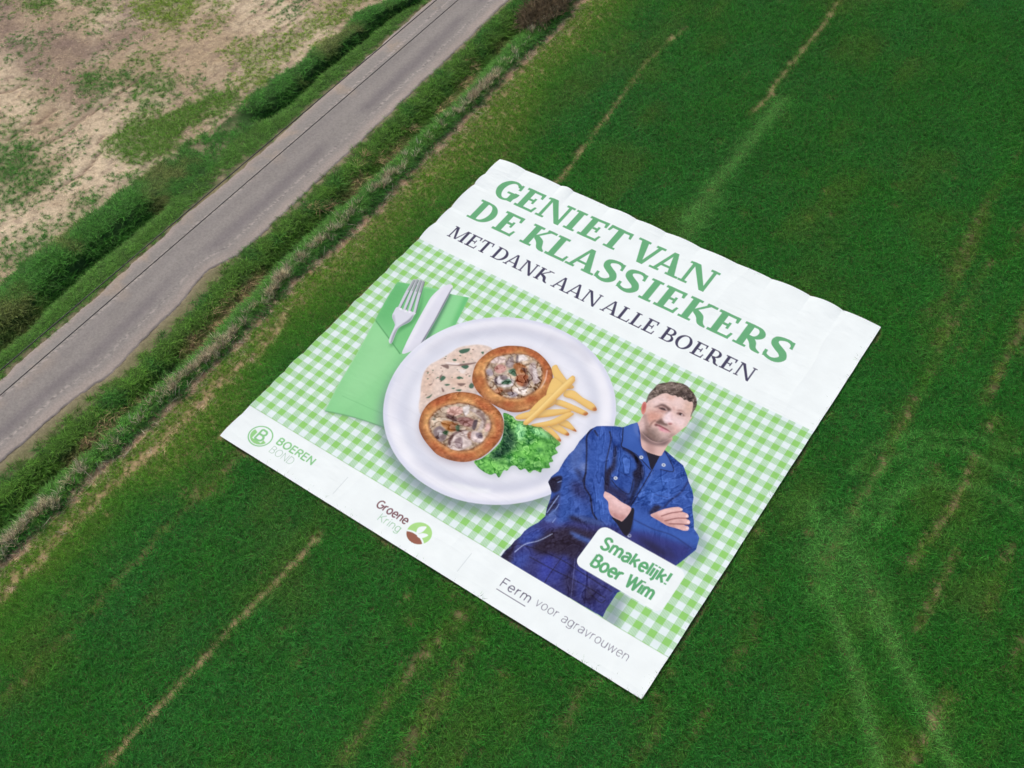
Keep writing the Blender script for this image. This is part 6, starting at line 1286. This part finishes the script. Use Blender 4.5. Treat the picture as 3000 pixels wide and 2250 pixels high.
o = scatter('wheat_crop', wheat+plots, PP, SS, np.vstack([tint[loose], pt]), RR, II)
tag(o, 'dark green winter wheat growing in drilled rows around the banner', 'crop', kind='stuff')
print('wheat tufts', loose.sum(), nf)

# verge grass: right and left of the road, the banks, the field entrance
def rnd_pts(x0, x1, y0, y1, dens):
    m = int((x1-x0)*(y1-y0)*dens); return RG.uniform(x0, x1, m), RG.uniform(y0, y1, m)
gx, gy = rnd_pts(-18.9, -13.6, -26, 42, 42); d = land(gx, gy); k = in_view(gx, gy) & (gx > d['sh']-.35) & (gx < d['so']+.05)
gx, gy = gx[k], gy[k]; d = {q: v[k] for q, v in d.items()}; n = len(gx)
dsh = gx-d['sh']; ddi = gx-d['di']; dre = gx-d['re']; dso = d['so']-gx; nz = noise(gx, gy, .8, 101, 3); nl = noise(gx, gy, 2.5, 102, 3)
pk = np.where(dsh < .1, .25, np.where(dso < .38, .12, 1.))*np.where(np.abs(ddi+.12) < .22, .55, 1.); k = RG.rand(n) < pk
gx, gy, dsh, ddi, dre, dso, nz, nl = (a[k] for a in (gx, gy, dsh, ddi, dre, dso, nz, nl)); gz = d['z'][k]; n = len(gx)
tint = tints(n, (82, 126, 44), RG, .22)
g2 = sstep(.5, .72, nz)[:, None]; tint = tint*(1-g2)+tints(n, (60, 116, 44), RG)*g2
br = (np.exp(-((ddi+.3)/.45)**2)*sstep(.42, .66, nl))[:, None]; tint = tint*(1-br)+tints(n, (166, 146, 100), RG)*br
bk = ((ddi > .12) & (dre < .1))[:, None]*.85; tint = tint*(1-bk)+tints(n, (84, 138, 58), RG, .15)*bk
ft = (dre > .2)[:, None]*.9; tint = tint*(1-ft)+tints(n, (50, 104, 40), RG)*ft
hgt = np.where(dsh < .5, .45, np.where(dre > .15, .9, .85))*RG.uniform(.7, 1.3, n)*(.75+.6*nz)
rgc = np.random.RandomState(12)
tuft = [blade_mesh('grass_tuft%d' % i, rgc, 26, .18, .36, .023, .75, .75, leaf) for i in range(6)]
tag(scatter('verge_grass', tuft, np.c_[gx, gy, gz], np.c_[np.sqrt(hgt), np.sqrt(hgt), hgt], tint, RG.uniform(0, 6.28, n), RG.randint(0, 6, n)), 'rough grass on the verge and ditch banks beside the road', 'grass', kind='stuff')
print('verge tufts', n)
# dry reeds on the ditch bank
m = 2600; gy = RG.uniform(-26, 42, m); gx = bnd(B_REED, gy)+RG.normal(.05, .17, m); k = in_view(gx, gy) & (RG.rand(m) < .12+1.1*sstep(.46, .64, noise(gx, gy, 1.1, 104, 3))); gx, gy = gx[k], gy[k]; n = len(gx)
rgc = np.random.RandomState(13)
reeds = [blade_mesh('reed_tuft%d' % i, rgc, 20, .10, .52, .016, .35, .25, dry) for i in range(5)]
tag(scatter('dry_reeds', reeds, np.c_[gx, gy, land(gx, gy)['z']], RG.uniform(.6, 1.15, n), tints(n, (226, 210, 178), RG, .2), RG.uniform(0, 6.28, n), RG.randint(0, 5, n)), 'pale dry reeds along the top of the ditch bank', 'reeds', kind='stuff')
# withered grass lying in the ditch
m = 3200; gy = RG.uniform(-26, 42, m); gx = bnd(B_DITCH, gy)+RG.normal(-.32, .28, m); k = in_view(gx, gy) & (noise(gx, gy, 1.5, 105, 3) > .5); gx, gy = gx[k], gy[k]; n = len(gx)
wither = [blade_mesh('withered_tuft%d' % i, rgc, 26, .2, .4, .016, 1.1, .6, dry) for i in range(4)]
tag(scatter('withered_grass', wither, np.c_[gx, gy, land(gx, gy)['z']+.03], RG.uniform(.6, 1.1, n), tints(n, (200, 174, 132), RG, .25), RG.uniform(0, 6.28, n), RG.randint(0, 4, n)), 'withered brown grass lying along the ditch', 'grass', kind='stuff')

# left of the road
gx, gy = rnd_pts(-27.6, -22.0, -24, 34, 44); d = land(gx, gy); k = in_view(gx, gy) & (gx < d['rL']-.02) & (gx > d['bo']-.3); gx, gy = gx[k], gy[k]; d = {q: v[k] for q, v in d.items()}; n = len(gx)
nz = noise(gx, gy, .8, 111, 3); nl = noise(gx, gy, 1.6, 112, 3); gap = d['gap']; mown = gx > d['bi']+.1; drl = d['rL']-gx
pd, _ = patch_density(gx, gy)
pk = np.where(drl < .35, .35, 1.)*np.where(mown, 1., .45+.9*sstep(.35, .6, nl))*(1-gap*np.clip(1.15-pd*1.4-.5*(nl > .55), 0, .92)); k = RG.rand(n) < pk
gx, gy, nz, nl, gap, mown, drl = (a[k] for a in (gx, gy, nz, nl, gap, mown, drl)); gz = d['z'][k]; bi = d['bi'][k]; n = len(gx)
tint = tints(n, (66, 124, 46), RG, .22); mw = (mown*.9)[:, None]; tint = tint*(1-mw)+tints(n, (84, 130, 50), RG, .15)*mw
g2 = sstep(.55, .75, nl)[:, None]*(~mown)[:, None]*.6; tint = tint*(1-g2)+tints(n, (140, 136, 84), RG)*g2
hgt = np.where(mown, np.where(drl < .5, .3, .5), np.where(gy > 6, .55, .8)-.3*gap)*RG.uniform(.7, 1.3, n)*(.75+.6*nz)
tag(scatter('bank_grass', tuft, np.c_[gx, gy, gz], np.c_[np.sqrt(hgt), np.sqrt(hgt), hgt], tint, RG.uniform(0, 6.28, n), RG.randint(0, 6, n)), 'tall grass and weeds on the bank between road and bare field', 'grass', kind='stuff')
# seedlings in the bare field
gx, gy = np.meshgrid(np.arange(-52, -25, .18), np.arange(-16, 36, .13)); gx = gx.ravel(); gy = gy.ravel(); gy = gy+RG.uniform(-.08, .08, len(gy)); gx = gx-.03*gy+RG.uniform(-.04, .04, len(gx))
pd, py = patch_density(gx, gy); nz = noise(gx, gy, .9, 121, 3); nl = noise(gx, gy, 3., 122, 3)
prob = np.maximum(pd*(.55+.8*nz), (.42+.3*sstep(-30, -26, gx+.3*gy))*sstep(.38, .66, noise(gx, gy*.35, .5, 123, 3))*sstep(.25, .55, nl)); bo = np.where(gy < 3, bnd(B_BANK_OUT, gy), bnd(B_HEDGE_OUT, gy))
k = in_view(gx, gy) & (gx < bo) & (RG.rand(len(gx)) < prob); gx, gy, pd, py, nz = (a[k] for a in (gx, gy, pd, py, nz)); n = len(gx)
tint = tints(n, (62, 124, 48), RG, .2); yw = py[:, None]; tint = tint*(1-yw)+tints(n, (130, 158, 48), RG)*yw
hgt = (.5+.55*pd)*RG.uniform(.6, 1.2, n)
tag(scatter('seedlings', wheat, np.c_[gx, gy, land(gx, gy)['z']], np.c_[np.sqrt(hgt)*.74, np.sqrt(hgt)*.74, hgt*.75], tint, RG.uniform(0, 6.28, n), RG.randint(0, 7, n)), 'patchy green seedlings in rows on the bare field', 'crop', kind='stuff')
print('seedlings', n)
# straw and clods at the field edge and on the bare field
rgc = np.random.RandomState(14)
litter = [blade_mesh('straw_tuft%d' % i, rgc, 9, .16, .22, .014, 2.6, .1, dry) for i in range(4)]
m = 3000; gy = RG.uniform(-26, 42, m); gx = bnd(B_SOIL, gy)+RG.normal(-.02, .3, m)+(RG.rand(m) < .22)*RG.uniform(0, 1.8, m); k = in_view(gx, gy); gx, gy = gx[k], gy[k]
fx2, fy2 = rnd_pts(-50, -26, -14, 34, 7); k = in_view(fx2, fy2); gx = np.concatenate([gx, fx2[k]]); gy = np.concatenate([gy, fy2[k]]); n = len(gx)
tag(scatter('straw_litter', litter, np.c_[gx, gy, land(gx, gy)['z']+.015], np.c_[RG.uniform(.35, .8, n), RG.uniform(.35, .8, n), np.full(n, .3)], tints(n, (206, 188, 160), RG, .25), RG.uniform(0, 6.28, n), RG.randint(0, 4, n)), 'loose straw scattered on the soil', 'straw', kind='stuff')

# ---------------------------------------------------------------- broken stalks standing at the field edge
def tube(p, r, sides=6, cap=True):
    p = np.asarray(p, float); n = len(p); V = []; F = []
    r = np.full(n, r) if np.isscalar(r) else np.interp(np.linspace(0, 1, n), np.linspace(0, 1, len(r)), r)
    for i in range(n):
        d = p[min(i+1, n-1)]-p[max(i-1, 0)]; d = d/np.linalg.norm(d); a = np.cross(d, (0, 0, 1) if abs(d[2]) < .9 else (1, 0, 0)); a /= np.linalg.norm(a); b = np.cross(d, a)
        for k in range(sides): t = 2*np.pi*k/sides; V.append(p[i]+r[i]*(a*np.cos(t)+b*np.sin(t)))
    for i in range(n-1):
        for k in range(sides): F.append((i*sides+k, i*sides+(k+1) % sides, (i+1)*sides+(k+1) % sides, (i+1)*sides+k))
    return np.array(V), np.array(F)
nt = NT('pale_stalk'); nt.b.inputs['Roughness'].default_value = .8
tc = nt.n('TexCoord'); nn = nt.n('TexNoise', Scale=9., Detail=3.); nt.l(tc.outputs['Object'], nn.inputs['Vector'])
nt.l(ramp(nt, nn.outputs[0], [(.3, tuple(alb((190, 176, 140)))), (.7, tuple(alb((228, 220, 190))))]), nt.b.inputs['Base Color']); stalk_mat = nt.m
rgs = np.random.RandomState(15); protos = []
for i in range(4):
    h = .42+.1*i; b = rgs.uniform(-.06, .06, 2); V_, F_ = tube([(0, 0, -.05), (b[0]*.5, b[1]*.5, h*.5), (b[0], b[1], h)], [.016, .013, .010], 6)
    me = bpy.data.meshes.new('reed_stalk'); me.from_pydata([tuple(v) for v in V_], [], [tuple(f) for f in F_]); me.materials.append(stalk_mat); protos.append(me)
for i, (x, y) in enumerate(STALKS):
    o = bpy.data.objects.new('reed_stalk', protos[i % 4]); COL.objects.link(o)
    o.location = (x, y, float(land(np.array([x]), np.array([y]))['z'][0])); o.rotation_euler = (rgs.uniform(.3, 1.25), 0, rgs.uniform(0, 6.28))
    tag(o, 'thin pale broken reed stalk sticking out at the edge of the crop', 'stalk', 'broken reed stalks along the field edge')

# ---------------------------------------------------------------- bare bush at the far end of the ditch
def bush(cx, cy, rad, hgt, seed):
    rg = np.random.RandomState(seed); z0 = float(land(np.array([cx]), np.array([cy]))['z'][0])
    root = bpy.data.objects.new('bare_bush', None); COL.objects.link(root); root.location = (cx, cy, z0)
    tag(root, 'leafless brown bush growing in the ditch at the top of the picture', 'bush')
    def strands(nm, count, r0, seg, ht, spread, cl):
        Vs = []; Fs = []; off = 0
        for _ in range(count):
            a = rg.uniform(0, 6.28); rr = np.sqrt(rg.rand())*spread*.45; p = np.array([rr*np.cos(a)*.75, rr*np.sin(a)*1.6, -.1]); d = np.array([np.cos(a)*.55*rg.rand(), np.sin(a)*.8*rg.rand(), 1.]); d /= np.linalg.norm(d); L = ht*rg.uniform(.6, 1.15)/seg; pts = [p]
            if nm == 'twig': p = p*1.5+np.array([0, 0, rg.uniform(.1, .6)*hgt]); pts = [p]; d = d+rg.normal(0, .9, 3); d /= np.linalg.norm(d)
            for _k in range(seg):
                d = d+rg.normal(0, .28, 3)+np.array([0, 0, -.05]); d /= np.linalg.norm(d); p = p+d*L; pts.append(p)
            v, f = tube(pts, [r0, r0*.35], 4 if nm == 'twig' else 5); Vs.append(v); Fs.append(f+off); off += len(v)
        o = raw_mesh(nm, np.vstack(Vs), np.vstack(Fs), None, True, root); q = NT(nm+'_bark'); q.b.inputs['Roughness'].default_value = .9
        t = q.n('TexCoord'); z = q.n('TexNoise', Scale=5., Detail=4.); q.l(t.outputs['Object'], z.inputs['Vector']); q.l(ramp(q, z.outputs[0], [(.3, tuple(alb(cl[0]))), (.7, tuple(alb(cl[1])))]), q.b.inputs['Base Color']); o.data.materials.append(q.m); return o
    strands('stem', 170, .034, 6, hgt, rad*2, ((78, 66, 48), (128, 110, 82)))
    t = strands('twig', 1900, .019, 5, hgt*.6, rad*2, ((92, 78, 56), (164, 144, 110))); t['kind'] = 'stuff'
    return root
bush(BUSH[0][0]+.5, BUSH[0][1]+.9, 1.0, 1.55, 5)

# ---------------------------------------------------------------- overhead cables
nt = NT('cable_sheath'); nt.b.inputs['Base Color'].default_value = (*alb((44, 42, 46)), 1); nt.b.inputs['Roughness'].default_value = .6
zz = nt.n('TexNoise', Scale=3.); nt.l(ramp(nt, zz.outputs[0], [(.3, tuple(alb((36, 35, 40)))), (.7, tuple(alb((58, 54, 58))))]), nt.b.inputs['Base Color']); sheath = nt.m
for pts, z, r, lab in ((CABLE_A, 6.4, .024, 'black overhead cable seen along the left edge of the road'), (CABLE_B, 6.6, .021, 'thinner dark overhead cable crossing above the road surface')):
    p = np.array(pts); k = np.polyfit(p[:, 1], p[:, 0], 1); ys = np.linspace(-90, 110, 80)
    v, f = tube(np.c_[np.polyval(k, ys), ys, np.full(80, z)], r, 8)
    tag(raw_mesh('overhead_cable', v, f, None, True), lab, 'cable').data.materials.append(sheath)
